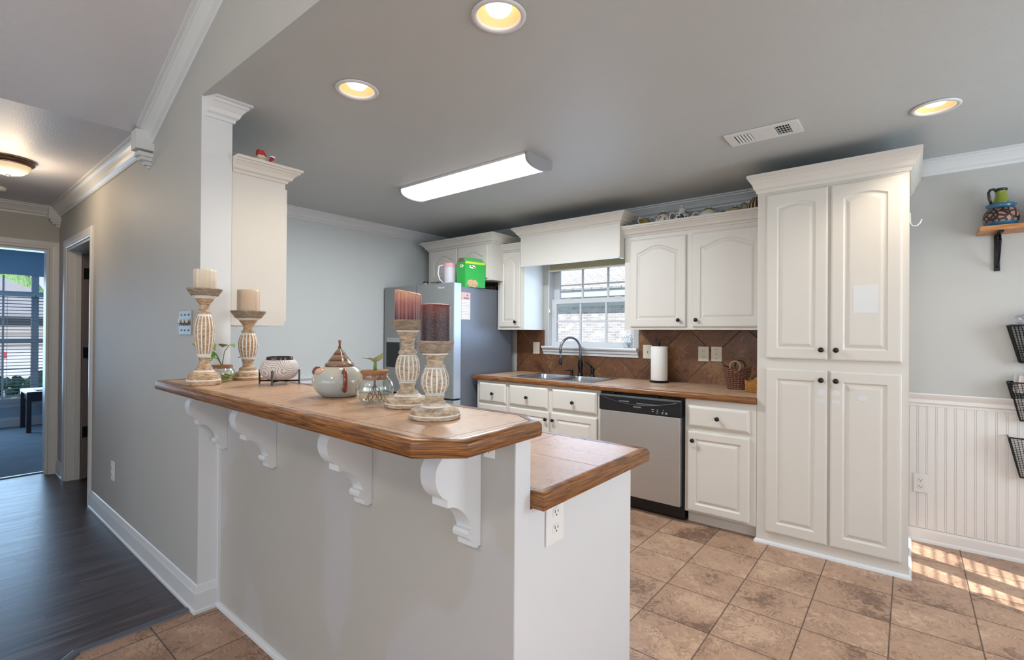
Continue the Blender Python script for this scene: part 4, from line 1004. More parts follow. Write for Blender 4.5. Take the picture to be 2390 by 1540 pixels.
def wax(name, c0, c1, c2, z0, z1, spots=0, rough=.35):
    a = N(name); X = a.xyz(a.co()); hgt = a.math('DIVIDE', X[2], z1-z0)
    col = a.ramp(a.math('ADD', hgt, a.math('MULTIPLY', a.math('SUBTRACT', a.noise(a.co(), 30, 2), .5), .3)), [(0, c0), (.55, c1), (1, c2)])
    if spots:
        n_ = a.noise(a.co(), 260, 3, .7); col = a.mix(a.ramp(n_, [(.50, 0.), (.66, .75)]), col, '7a5654'); a.bump(n_, .5, .002)
    m = a.set(base=col, rough=rough, sss=.0); return m
def candle(label, cx, cy, r, z0, z1, mat, rib=0, slant=0, sdir=0):
    m = MB(); n = 72; L = []
    prof = [(r*.97, 0), (r, .002)]+[(r, k/8) for k in range(1, 8)]+[(r*.995, .965), (r*.96, .985), (r*.86, 1.0), (r*.4, .985), (.002, .985)]
    for r_, f_ in prof:
        l = []
        for i in range(n):
            t_ = 2*PI*i/n; k = 1-(rib*abs(math.cos(rib and 7*t_))**4*1.0 if rib else 0) if r_ > r*.9 else 1
            x, y = r_*k*math.cos(t_), r_*k*math.sin(t_)
            top = z1-slant*(x*math.cos(sdir)+y*math.sin(sdir)+r)/(2*r)
            l.append((cx+x, cy+y, z0+(top-z0)*f_))
        L.append(l)
    m.loops(L); o = m.build('candle', mat, None, 60); return tag(o, label, 'candle', 'pillar candles on the bar')
candle('cream ribbed pillar candle on the tallest left holder', -2.304, .779, .0423, 1.4985, 1.5832, wax('cream_wax', 'b9a892', 'd3c4ae', 'ddd0bc', 0, .09), .055)
candle('smooth tan pillar candle on the second holder from the left', -2.417, 1.002, .0484, 1.416, 1.5200, wax('tan_wax', 'bfa58c', 'c4ab92', 'cdb79e', 0, .1))
candle('slanted ribbed candle fading from peach to plum', -1.194, .962, .0408, 1.3605, 1.4585, wax('peach_plum_wax', '5a2c34', '9a5a4e', 'd09a7c', 0, .095), .07, .015, YAW)
candle('dark maroon mottled pillar candle on the nearest holder', -.984, .885, .0395, 1.3007, 1.4024, wax('maroon_wax', '240c10', '2e1014', '6a2a24', 0, .102, 1), 0)

# ------------------------------------------------------------------ jars, warmer, pot on the bar
def leaf(m, base, d, size, up=.4, curl=.3, wd=.42):
    d = Vector(d).normalized(); side = d.cross(Vector((0, 0, 1))).normalized(); nrm = side.cross(d).normalized()
    rows = []
    for i in range(9):
        t_ = i/8; w_ = wd*size*(math.sin(PI*min(1, t_*1.02+.0)**.62))*(1.0 if t_ < .98 else 0.02); p = Vector(base)+d*size*t_+nrm*(curl*size*(-(t_-.5)**2+.25))
        rows.append([p-side*w_+nrm*w_*.25, p, p+side*w_+nrm*w_*.25])
    V = [[m.v(*q) for q in r_] for r_ in rows]
    for i in range(8):
        for j in range(2): m.f([V[i][j], V[i][j+1], V[i+1][j+1], V[i+1][j]])
lf = N('pothos_leaf'); lf.set(base=lf.ramp(lf.noise(lf.co(), 40, 3), [(.35, '3c7a34'), (.55, '6aa04a'), (.72, 'b3c878')]), rough=.35); M['leafg'] = lf.m
M['leafp'] = plain('pale_green_leaf', (.42, .52, .27), .35, var=.2)
RV = Vector((math.cos(YAW), math.sin(YAW), 0)); FV = Vector((-math.sin(YAW), math.cos(YAW), 0))
def jar(label, cx, cy, z0, prof, wprof, watermat, corkz, corkr):
    t = thing('plant_jar', label, 'jar', (cx, cy, z0), 'glass plant jars on the bar')
    prof = cr_prof(prof); wprof = cr_prof(wprof[:-1], 4)+wprof[-1:]
    inner = [(max(r-.0018, .001), z+.002) for r, z in prof[::-1]]
    MB().lathe(prof+inner, (cx, cy, z0), 36, cap0=False, cap1=False).build('glass_bowl', 'jarglass', t, True)
    MB().lathe(wprof, (cx, cy, z0), 32).build('water', watermat, t, 60)
    MB().lathe([(corkr*.96, corkz[0]), (corkr*.97, corkz[1]), (corkr*1.12, corkz[1]+.001), (corkr*1.12, corkz[2]), (corkr*1.05, corkz[2]+.002), (.008, corkz[2]+.002)] if corkz[2] else [(corkr, corkz[0]), (corkr*1.02, corkz[1]), (.006, corkz[1])], (cx, cy, z0), 32).build('cork', 'cork', t, 50)
    return t
c1 = (-2.47, .925)
c1 = (-2.362, .906)
c1 = (-2.352, .897)
t = jar('round glass jar of rooting pothos cuttings between the two left candle holders', c1[0]-.03, c1[1]-.02, ZT+.001,
    [(.034, 0), (.043, .006), (.051, .022), (.0525, .034), (.049, .050), (.043, .058), (.044, .066)], [(.032, .003), (.041, .008), (.049, .022), (.0502, .036), (.0502, .037)], 'greenwater', (.058, .072, 0), .041)
jx, jy = c1[0]-.03, c1[1]-.02
m = MB(); b0 = Vector((jx, jy, ZT+.07))
for rd, fd, hh, sz, ld in ((-.07, 0, .075, 0, 0), (.03, 0, .09, 0, 0), (-.06, -.01, .045, 0, 0), (-.095, 0, .085, 0, 0)):
    e_ = b0+RV*rd+FV*fd+Vector((0, 0, hh)); mid = b0+RV*rd*.35+Vector((0, 0, hh*.7)); m.tube([b0, mid, e_], .0016, 6)
m.build('stems', plain('green_stem', (.10, .22, .05), .5), t, True)
m = MB()
leaf(m, b0+RV*-.088+Vector((0, 0, .088)), RV*.95+Vector((0, 0, -.25))-FV*.4, .086, wd=.42, curl=.5)
leaf(m, b0+RV*.002+Vector((0, 0, .082)), RV*.95+Vector((0, 0, .0))-FV*.45, .084, wd=.40, curl=.5)
leaf(m, b0+RV*-.070+Vector((0, 0, .060)), RV*.6+Vector((0, 0, -.75))-FV*.45, .060, wd=.50)
leaf(m, b0+RV*-.125+Vector((0, 0, .10)), RV*.6+Vector((0, 0, -.6))-FV*.4, .045, wd=.35)
m.build('leaves', 'leafg', t, True)
m = MB()
for i in range(9):
    a_ = random.uniform(0, 6.28); pts = []
    for k in range(9):
        rr_ = .010+.031*math.sin(PI*k/9); a_ += random.uniform(.3, .9); pts.append((jx+rr_*math.cos(a_), jy+rr_*math.sin(a_), ZT+.034-.003*k+random.uniform(-.004, .003)))
    m.tube(pts, .0012, 5)
m.build('roots', plain('green_brown_roots', (.10, .13, .03), .6), t)
jx, jy = -1.336, .944
t = jar('round glass jar with cork lid and one sprout beside the cream pot', jx, jy, ZT+.001,
    [(.036, 0), (.044, .004), (.056, .022), (.060, .042), (.056, .062), (.046, .076), (.041, .083), (.042, .090), (.0445, .092)], [(.034, .003), (.043, .007), (.0545, .022), (.058, .042), (.0555, .058), (.0555, .0585)], 'water', (.074, .0925, .101), .040)
MB().tube([(jx, jy, ZT+.10), (jx+.001, jy, ZT+.125), (jx, jy, ZT+.138)], [.006, .005, .004], 8).build('stem', plain('sprout_green', (.16, .30, .06), .5), t, True)
m = MB(); b0 = Vector((jx, jy, ZT+.128)); leaf(m, b0, RV*-.85+Vector((0, 0, .30))-FV*.45, .050, wd=.50, curl=.4); leaf(m, b0, RV*.55+Vector((0, 0, .62))-FV*.3, .048, wd=.48, curl=-.4)
m.build('leaves', 'leafp', t, True)
m = MB(); m.tube([(jx, jy, ZT+.075), (jx, jy, ZT+.058), (jx-.002, jy, ZT+.05)], .0035, 6)
for i in range(10):
    a_ = 6.28*i/10; pts = [(jx, jy, ZT+.055)]
    for k in range(1, 7): rr_ = .006*k*(.5+.5*random.random())+.004; pts.append((jx+rr_*math.cos(a_+.3*math.sin(k)), jy+rr_*math.sin(a_+.3*math.sin(k)), ZT+.055-.0085*k))
    m.tube(pts, .0011, 5)
m.build('roots', plain('brown_roots', (.16, .07, .04), .6), t)
m = MB()         # small script printed on the glass
for row, (z_, n_) in enumerate(((.052, 12), (.046, 14), (.040, 14), (.030, 6))):
    for k in range(n_):
        if (k*7+row) % 5 == 3: continue
        a_ = math.atan2(-jy, -jx)+.15+(k-n_/2)*.055+(.30 if row < 3 else .5); rr_ = .0603-.0006*abs(row-1); q = Vector((jx+rr_*math.cos(a_), jy+rr_*math.sin(a_), ZT+z_))
        tn = Vector((-math.sin(a_), math.cos(a_), 0)); pts = [q+tn*(-.0011)+Vector((0, 0, -.0008)), q+tn*(-.0003)+Vector((0, 0, .0012)), q+tn*.0005+Vector((0, 0, -.0006)), q+tn*.0012+Vector((0, 0, .0009))]
        m.tube(pts, .00025, 4)
m.build('printed_script', plain('dark_script', (.04, .03, .03), .6), t)
# wax warmer on its wire stand
wx, wy = -2.102, 1.001
wm = N('carved_wave_ceramic'); X = wm.xyz(wm.co((1, 1, 1)))
wv = wm.math('SINE', wm.math('MULTIPLY', wm.n('TexVoronoi', feature='F1', ins={'Vector': wm.co(), 'Scale': 9}).outputs['Distance'], 88))
gk = wm.ramp(wm.math('ADD', wm.math('MULTIPLY', wv, .5), .5), [(.04, 1.), (.30, 0.)]); wm.bump(wm.math('SUBTRACT', 0, gk), .8, .003)
wm.set(base=wm.mix(gk, (.66, .61, .60, 1), (.40, .37, .38, 1)), rough=.45)
t = thing('wax_warmer', 'white carved ceramic wax warmer with dark rim in a metal stand', 'wax warmer', (wx, wy, ZT))
MB().lathe(cr_prof([(.030, ZT+.018), (.050, ZT+.022), (.070, ZT+.040), (.0765, ZT+.058), (.075, ZT+.078), (.066, ZT+.098), (.056, ZT+.104), (.054, ZT+.102)]), (wx, wy, 0), 44).build('bowl', wm.m, t, True)
MB().lathe([(.052, ZT+.102), (.053, ZT+.112), (.051, ZT+.117), (.046, ZT+.117), (.042, ZT+.108), (.002, ZT+.106)], (wx, wy, 0), 36).build('dish', plain('black_brown_glaze', (.03, .022, .02), .15), t, 50)
m = MB()
for i in range(4):
    a_ = YAW+PI/4*0+i*PI/2+.10; x_, y_ = wx+.082*math.cos(a_), wy+.082*math.sin(a_); m.box(x_-.0028, y_-.0028, ZT+.0005, x_+.0028, y_+.0028, ZT+.062, .0005)
m.build('stand_leg', 'darkwood', t)
m = MB()
for i in range(2):
    a_ = YAW+i*PI/2+.10; d_ = Vector((math.cos(a_), math.sin(a_), 0)); m.tube([Vector((wx, wy, ZT+.014-.000*i))-d_*.082, Vector((wx, wy, ZT+.014))+d_*.082], .0035, 4)
m.build('stand_crossbar', 'darkwood', t)
# round cream pot with cone lid
px, py = -1.565, .958
CMV = Vector((-px, -py, 0)).normalized(); RR = Vector((-CMV.y, CMV.x, 0))
glz = N('speckled_cream_glaze'); glz.set(base=glz.mix(glz.ramp(glz.noise(glz.co(), 8, 2), [(.4, 0.), (.6, 1.)]), (.50, .48, .40, 1), (.40, .43, .42, 1)), rough=.12)
t = thing('lidded_pot', 'round cream pottery pot with striped cone lid and red-brown handle', 'pot', (px, py, ZT))
MB().lathe(cr_prof([(.052, ZT+.0005), (.060, ZT+.003), (.078, ZT+.020), (.0895, ZT+.045), (.090, ZT+.062), (.081, ZT+.084), (.062, ZT+.100), (.046, ZT+.105), (.044, ZT+.104)]), (px, py, 0), 48).build('pot', glz.m, t, True)
cl = N('striped_cone_glaze'); X = cl.xyz(cl.co()); sw = cl.math('ADD', X[2], cl.math('MULTIPLY', cl.noise(cl.co(), 25, 2), .006)); st = cl.math('FRACT', cl.math('MULTIPLY', sw, 46))
cl.set(base=cl.ramp(st, [(0, '6a3a32'), (.28, '86604e'), (.45, '6a6e58'), (.72, '8c7c68'), (.9, '5a3430')]), rough=.25)
lid = MB().lathe([(.048, ZT+.104), (.0495, ZT+.108), (.048, ZT+.114), (.043, ZT+.117), (.030, ZT+.135), (.016, ZT+.155), (.008, ZT+.164), (.006, ZT+.168)], (px, py, 0), 36).build('cone_lid', cl.m, t, 50)
m = MB(); m.tube([(px, py, ZT+.165), (px, py, ZT+.176)], [.006, .005], 10); m.tube([Vector((px, py, ZT+.183))+CMV*.006*math.cos(q)+Vector((0, 0, .006*math.sin(q))) for q in [2*PI*i/12 for i in range(12)]], .0035, 8, True); m.box(px-.0035, py-.0035, ZT+.186, px+.0035, py+.0035, ZT+.197, .001)
brn = plain('red_brown_glaze', (.20, .045, .028), .12, var=.15)
m.build('finial', brn, lid, True)
hd = (CMV*.95+RR*.16).normalized(); P0 = Vector((px, py, 0))
m = MB(); m.tube([P0+hd*q[0]+Vector((0, 0, ZT+q[1])) for q in ((.078, .088), (.096, .096), (.108, .088), (.112, .066), (.110, .044), (.100, .028), (.084, .030))], .0072, 12); m.build('handle', brn, t, True)
hd = (RR*-1.0+CMV*-.25).normalized()
m = MB(); m.tube([P0+hd*q[0]+Vector((0, 0, ZT+q[1])) for q in ((.060, .090), (.070, .097), (.080, .098), (.087, .092), (.089, .084), (.086, .076), (.078, .072))], .0055, 12); m.build('handle', brn, t, True)
hd = (RR*-.8+CMV*.45).normalized()
m = MB(); q = P0+hd*.066+Vector((0, 0, ZT+.088)); m.ball(q, .024, .024, .014); m.build('pour_lip', plain('peach_glaze', (.55, .38, .28), .15), t, True)
m = MB(); e_ = Vector((-2.395, .93, 1.185))
m.tube([Vector((-2.565, 1.035, 1.195))+RV*.020*math.cos(q)+FV*.014*math.sin(q) for q in [2*PI*i/20 for i in range(20)]], .0018, 6, True); m.tube([(-2.565, 1.035, 1.195), (-2.56, 1.04, 1.1002)], .0012, 5)
tag(m.build('wire_loop', plain('blue_grey_wire', (.12, .15, .20), .3, .5)), 'thin dark wire loop standing behind the left glass jar', 'ornament')

# ------------------------------------------------------------------ shelf and wall pockets on the right
t = thing('wall_shelf', 'orange pine wall shelf on a black iron bracket', 'shelf', (.6, 4.0, 1.93))
m = MB(); m.box(.318, 3.92, 1.935, .95, YN-.001, 1.962, .003); m.build('board', 'pine', t)
m = MB(); m.box(.395, YN-.012, 1.715, .421, YN-.001, 1.934, .001); m.box(.395, 3.95, 1.924, .421, YN-.001, 1.934, .001)
m.tube([(.408, YN-.012, 1.74), (.408, 4.06, 1.76), (.408, 4.01, 1.82), (.408, 3.98, 1.88), (.408, 4.0, 1.915), (.408, 4.03, 1.90), (.408, 4.02, 1.875)], .007, 8)
m.build('bracket', 'iron', t, 40)
vx, vy, VZ = .415, 4.022, 1.9625
t = thing('ceramic_jug', 'green-necked jug with carved terracotta body and blue bands on shelf', 'jug', (vx, vy, VZ))
cb = N('carved_terracotta'); n_ = cb.n('TexVoronoi', feature='DISTANCE_TO_EDGE', ins={'Vector': cb.co((1, 1, 1)), 'Scale': 34}).outputs[0]
cb.set(base=cb.ramp(n_, [(.10, '1e1310'), (.22, '9c7260')]), rough=.4); cb.bump(cb.ramp(n_, [(.10, 0.), (.2, 1.)]), .8, .004)
dg = plain('dark_glaze', (.02, .02, .015), .2); bgz = plain('blue_glaze', (.03, .13, .23), .2, var=.3); ggz = plain('olive_green_glaze', (.20, .25, .03), .15, var=.2)
MB().lathe([(.0624, VZ), (.0688, VZ+.012), (.0736, VZ+.026)], (vx, vy, 0), 36, cap1=False).build('foot_band', bgz, t, 40)
MB().lathe([(.0736, VZ+.026), (.0784, VZ+.05), (.0768, VZ+.075), (.0656, VZ+.098), (.0560, VZ+.108)], (vx, vy, 0), 36, cap0=False, cap1=False).build('body', cb.m, t, True)
MB().lathe([(.0544, VZ+.106), (.0608, VZ+.116), (.0672, VZ+.130), (.0608, VZ+.134), (.0400, VZ+.130)], (vx, vy, 0), 36).build('collar', bgz, t, True)
MB().lathe([(.0384, VZ+.130), (.0336, VZ+.150), (.0264, VZ+.175), (.0248, VZ+.200), (.0272, VZ+.212)], (vx, vy, 0), 28, cap1=False).build('neck', ggz, t, True)
MB().lathe([(.0272, VZ+.210), (.0296, VZ+.220), (.0272, VZ+.226), (.0224, VZ+.222), (.0208, VZ+.205)], (vx, vy, 0), 28).build('rim', dg, t, True)
MB().tube([Vector((vx, vy, VZ))+RV*a1*.86+Vector((0, 0, z1)) for a1, z1 in ((-.030, .210), (-.050, .222), (-.072, .218), (-.085, .200), (-.080, .170), (-.066, .135))], .007, 10).build('handle', dg, t, True)
t = thing('ceramic_jar', 'dark red carved jar with blue rim at the right picture edge of the shelf', 'jar', (.60, 4.02, VZ))
MB().lathe([(.045, VZ), (.052, VZ+.03), (.050, VZ+.10), (.044, VZ+.13)], (.605, 4.02, 0), 28, cap1=False).build('body', plain('dark_red_clay', (.16, .05, .03), .4, var=.4), t, True)
MB().lathe([(.044, VZ+.128), (.052, VZ+.140), (.048, VZ+.148), (.03, VZ+.146)], (.605, 4.02, 0), 28).build('rim', bgz, t, True)
mesh_m = N('black_wire_mesh'); X = mesh_m.xyz(mesh_m.co())
def pocket(label, z0, z1, xt=.452, xb=.503, w_=.40):
    t = thing('wire_basket', label, 'basket', (.65, 4.05, z0), 'black wire wall baskets')
    T = [(xt, YN-.004), (xt, YN-.115), (xt+w_, YN-.115), (xt+w_, YN-.004)]; Bm = [(xb, YN-.004), (xb, YN-.055), (xb+w_-.10, YN-.055), (xb+w_-.10, YN-.004)]
    m = MB()
    for R_, z in ((T, z1), (Bm, z0)): m.tube([(p[0], p[1], z) for p in R_], .0042, 6, True)
    for a_, b_ in zip(T, Bm): m.tube([(a_[0], a_[1], z1), (b_[0], b_[1], z0)], .0035, 6)
    m.build('frame', 'iron', t)
    m = MB(); nz = 22
    lerp = lambda p, q, f_: (p[0]+(q[0]-p[0])*f_, p[1]+(q[1]-p[1])*f_)
    for k in range(1, nz):
        f_ = k/nz; ring = [lerp(Bm[i], T[i], f_) for i in range(4)]; z = z0+(z1-z0)*f_
        for i in range(4): m.tube([(ring[i][0], ring[i][1], z), (ring[(i+1) % 4][0], ring[(i+1) % 4][1], z)], .0013, 4, cap=False)
    for i, nn in ((0, 9), (1, 26), (2, 9), (3, 26)):
        for k in range(1, nn):
            a_ = lerp(T[i], T[(i+1) % 4], k/nn); b_ = lerp(Bm[i], Bm[(i+1) % 4], k/nn); m.tube([(a_[0], a_[1], z1), (b_[0], b_[1], z0)], .0013, 4, cap=False)
    for k in range(1, 22):
        a_ = lerp(Bm[0], Bm[3], k/22); b_ = lerp(Bm[1], Bm[2], k/22); m.tube([(Bm[0][0]+(Bm[3][0]-Bm[0][0])*k/22, YN-.006, z0), (Bm[0][0]+(Bm[3][0]-Bm[0][0])*k/22, YN-.055, z0)], .0013, 4, cap=False)
    m.build('mesh', 'iron', t); return t
pocket('black wire wall basket, topmost, holding a clear plastic bag', 1.172, 1.388)
pocket('black wire wall basket in the middle, holding mail', .835, 1.056)
pocket('black wire wall basket, lowest, in front of the beadboard', .506, .738)
m = MB(); cxp, cyp, czp = .56, YN-.062, 1.415
m.ball((cxp, cyp, czp), .075, .040, .050, 26, 18)
for v in m.bm.verts:
    d = v.co-Vector((cxp, cyp, czp)); k = 1+.22*math.sin(d.x*95+d.z*70)*math.sin(d.y*110+2)+.12*random.uniform(-1, 1); v.co = Vector((cxp, cyp, czp))+d*k
tag(m.build('plastic_bag', 'film'), 'crumpled clear plastic bag in the top wall basket', 'bag')
m = MB(); m.prism([(.47, 1.0), (.50, .99), (.515, 1.085), (.478, 1.105)], 'y', YN-.050, YN-.046); tag(m.build('envelope', plain('printed_paper', (.55, .5, .5), .6, var=.5)), 'printed envelope sticking up in the middle wall basket, left of another', 'envelope', 'mail in the middle wall basket')
m = MB(); m.prism([(.49, 1.0), (.53, .99), (.525, 1.095), (.497, 1.098)], 'y', YN-.062, YN-.058); tag(m.build('envelope', 'paper'), 'white envelope in the middle wall basket beside the red folder', 'envelope', 'mail in the middle wall basket')
m = MB(); m.prism([(.535, 1.0), (.74, 1.0), (.74, 1.10), (.535, 1.105), (.515, 1.115)], 'y', YN-.080, YN-.074); tag(m.build('folder', plain('red_card', (.55, .04, .03), .5)), 'red folder in the middle wall basket', 'folder')

# ------------------------------------------------------------------ lamps, vent, detector
CANL = ['recessed ceiling light over the bar, largest in view at the top', 'recessed ceiling light over the bar, nearer the hall wall', 'recessed ceiling light in front of the tall pantry']
base_can = None
for (x, y), lab in zip(CANS, CANL):
    if base_can is None:
        t = thing('recessed_light', lab, 'ceiling light', local=True, group='recessed ceiling lights')
        MB().lathe([(.077, .0), (.095, -.001), (.097, -.004), (.093, -.009), (.082, -.010), (.077, -.005), (.0755, .002), (.077, .003)], n=40, cap0=False, cap1=False).build('trim_ring', 'trim', t, True)
        MB().lathe([(.0768, -.002), (.0765, .015), (.072, .040), (.060, .062), (.058, .066), (.062, .066), (.0745, .042), (.0778, .016)], n=40, cap0=False, cap1=False).build('reflector', 'reflector', t, True)
        MB().lathe([(.060, .066), (.058, .070), (.002, .070)], n=32, cap0=False).build('socket_cap', 'reflector', t)
        MB().lathe([(.002, .004), (.022, .006), (.038, .012), (.046, .024), (.045, .036), (.034, .066)], n=32, cap1=False).build('bulb', 'bulb', t, True)
        t.location = (x, y, CZ); base_can = t
    else: t = dup(base_can, (x, y, CZ), label=lab)
    light('can_lamp', 'SPOT', (x, y, CZ-.012), 19, (1, .84, .64), spot_size=math.radians(130), spot_blend=.6, shadow_soft_size=.045, dir=(0, 0, -1))
t = thing('fluorescent_light', 'long fluorescent ceiling light with glowing wraparound lens', 'ceiling light', (-2.43, 2.5, 2.37))
ya_, yb_ = 2.372, 2.642; ym = (ya_+yb_)/2
lensp = [(ya_+.004, CZ-.014)]+[(ym-(yb_-ya_)/2*.97*math.cos(PI*i/14), CZ-.020-.052*math.sin(PI*i/14)**.7) for i in range(15)]+[(yb_-.004, CZ-.014)]
m = MB(); m.prism(lensp, 'x', -3.045, -1.835); m.build('lens', 'lens', t, 40)
capp = [(ya_, CZ)]+[(ym-(yb_-ya_)/2*math.cos(PI*i/14), CZ-.024-.055*math.sin(PI*i/14)**.7) for i in range(15)]+[(yb_, CZ)]
for a_, b_ in ((-3.060, -3.045), (-1.835, -1.815)):
    m = MB(); m.prism(capp, 'x', a_, b_); m.build('end_cap', plain('end_cap_grey', (.36, .37, .40), .4), t, 40)
box('housing', 'trim', (-3.05, ya_, CZ-.014, -1.83, yb_, CZ-.0005), t)
light('fluorescent_tube', 'AREA', (-2.44, ym, CZ-.085), 46, (.90, .96, 1), shape='RECTANGLE', size=1.15, size_y=.2, dir=(0, 0, -1))
t = thing('air_vent', 'white rectangular air vent in the kitchen ceiling', 'vent', (-.63, 2.96, 2.43))
m = MB(); rz = CZ-.0005; vx0, vx1, vy0, vy1 = -.812, -.448, 2.868, 3.052
m.box(vx0, vy0, rz-.010, vx1, vy0+.028, rz, .002); m.box(vx0, vy1-.028, rz-.010, vx1, vy1, rz, .002); m.box(vx0, vy0+.028, rz-.010, vx0+.045, vy1-.028, rz); m.box(vx1-.045, vy0+.028, rz-.010, vx1, vy1-.028, rz)
m.build('frame', 'trim', t)
box('duct', 'dark', (vx0+.04, vy0+.02, rz-.002, vx1-.04, vy1-.02, rz), t)
m = MB(); m.box(vx0+.13, vy0+.026, rz-.009, vx1-.115, vy1-.026, rz-.003, .001); m.build('centre_panel', 'trim', t)
m = MB()
for k in range(5):
    x_ = vx0+.053+k*.016; m.prism([(x_, rz-.010), (x_+.008, rz-.002), (x_+.010, rz-.003), (x_+.002, rz-.011)], 'y', vy0+.028, vy1-.028)
    x_ = vx1-.110+k*.014; m.prism([(x_, rz-.010), (x_-.002, rz-.002), (x_+.000, rz-.002), (x_+.002, rz-.010)], 'y', vy0+.028, vy1-.028)
for k in range(1, 4):
    y_ = vy0+.028+k*(vy1-vy0-.056)/4; m.box(vx1-.112, y_-.0015, rz-.009, vx1-.045, y_+.0015, rz-.007)
m.build('louvres', 'trim', t)
hx_, hy_ = -4.585, .392
t = thing('hall_ceiling_light', 'bronze rimmed dome ceiling light glowing in the hall', 'ceiling light', (hx_, hy_, CZ-.13))
MB().lathe([(.150, CZ-.001), (.172, CZ-.010), (.176, CZ-.025), (.160, CZ-.040), (.150, CZ-.045), (.148, CZ-.030)], (hx_, hy_, 0), 40, cap0=False, cap1=False).build('rim', plain('brown_bronze', (.10, .05, .035), .3, .6), t, True)
dm = N('lit_ribbed_glass'); X = dm.xyz(dm.co()); an = dm.math('ARCTAN2', X[1], X[0])
ds = dm.n('VectorMath', operation='DISTANCE', ins={0: dm.co(), 1: (.03, 0, .04)}).outputs['Value']
dm.set(base=(.8, .68, .5, 1), em=(1, .74, .48, 1), es=dm.math('ADD', dm.math('MULTIPLY', dm.math('SINE', dm.math('MULTIPLY', an, 40)), .03), dm.ramp(ds, [(.035, 1.3), (.055, .75), (.14, .48)])), rough=.25)
MB().lathe([(.148, CZ-.036), (.144, CZ-.058), (.128, CZ-.082), (.095, CZ-.102), (.045, CZ-.114), (.002, CZ-.116)], (hx_, hy_, 0), 72, cap0=False, fl=lambda a1, k1, h1: 1+.012*math.sin(24*a1)).build('glass_dome', dm.m, t, True)
MB().lathe([(.002, CZ-.126), (.016, CZ-.122), (.020, CZ-.113), (.004, CZ-.111)], (hx_, hy_, 0), 16).build('finial', 'bronze', t, True)
t.scale = (.74, .74, .9); t.location.z = CZ-.13*.9
light('hall_lamp', 'POINT', (hx_, hy_, CZ-.15), 10, (1, .76, .50), shadow_soft_size=.08)
MB().lathe([(.062, CZ-.0005), (.066, CZ-.010), (.062, CZ-.026), (.045, CZ-.032), (.002, CZ-.033)], (-5.55, .405, 0), 28).build('smoke_detector', 'white', None, True)
tag(bpy.data.objects['smoke_detector'], 'white round smoke detector on the hall ceiling', 'smoke detector')

# ------------------------------------------------------------------ bedroom: window, blinds, table
m = MB(); X_ = -9.42
m.box(X_-.032, 1.045, .385, X_+.032, 1.118, 2.06); m.box(X_-.03, ya, .36, X_+.02, ya+.05, 2.0); m.box(X_-.03, yb-.05, .36, X_+.02, yb, 2.0); m.box(X_-.03, ya, .33, X_+.05, yb, .385)
m.box(X_-.028, ya+.05, 1.77, X_+.029, yb-.05, 1.835); m.box(X_-.028, ya+.05, 1.135, X_+.018, yb-.05, 1.19)
wb = struct(m.build('window_2', 'trim'))
m = MB()
for yy in (.12, .775, 1.44): m.box(X_-.012, yy-.010, .38, X_+.004, yy+.010, 2.05)
for zz in (.78, 1.48): m.box(X_-.011, ya, zz-.009, X_+.003, yb, zz+.009)
m.build('muntins', 'trim', wb)
box('pane', 'pane', (X_-.006, ya, .36, X_-.004, yb, 2.06), wb)
for (a_, b_, side_) in ((-.70, 1.075, 'left'), (1.085, 1.80, 'right')):
    t = thing('bedroom_blind', 'white slatted blind over the %s bedroom window' % side_, 'blind', (-9.37, (a_+b_)/2, .4), 'bedroom window blinds')
    m = MB(); z_ = .43
    while z_ < 1.76:
        m.prism([(-9.385, z_-.004), (-9.342, z_+.005), (-9.342, z_+.007), (-9.385, z_-.002)], 'y', a_, b_); z_ += .044
    m.build('slats', 'vinyl', t)
    m = MB(); m.box(-9.385, a_, 1.765, -9.335, b_, 1.80, .002); m.build('head_rail', 'white', t); m = MB(); m.box(-9.385, a_, .40, -9.345, b_, .418, .002); m.build('bottom_rail', 'white', t)
    m = MB()
    for q in (.15, .5, .85):
        for dx_ in (-.002, .044): m.box(-9.385+dx_, a_+(b_-a_)*q-.001, .41, -9.3835+dx_, a_+(b_-a_)*q+.001, 1.77)
    m.build('ladder_cord', 'white', t)
struct(MB().sweep([(0, 0), (.016, 0), (.016, .10), (.008, .13), (0, .135)], [(-9.36, -2), (-9.36, 3)]).build('baseboard_bedroom', 'trim'))
struct(MB().sweep([(0, .27), (.012, .27), (.015, .32), (.04, .335), (.045, .355), (0, .355)], [(-9.36, ya-.1), (-9.36, yb+.1)]).build('trim_19', 'trim'))
t = thing('side_table', 'dark espresso side table under the bedroom window', 'table', (-8.9, 1.2, 0))
box('tabletop', 'espresso', (-9.24, .925, .495, -8.64, 1.55, .525), t, .003)
box('apron', 'espresso', (-9.21, .955, .40, -8.67, 1.52, .495), t)
for x_ in (-9.215, -8.675):
    for y_ in (.95, 1.525): box('leg', 'espresso', (x_-.022, y_-.022, .0062, x_+.022, y_+.022, .495), t)
tag(box('book', 'paper', (-9.0, 1.03, .526, -8.78, 1.22, .536)), 'white booklet lying on the bedroom side table', 'book')
tag(box('note_card', plain('yellow_card', (.6, .45, .08), .6), (-8.74, 1.08, .526, -8.68, 1.14, .530)), 'small yellow card on the bedroom side table', 'card')

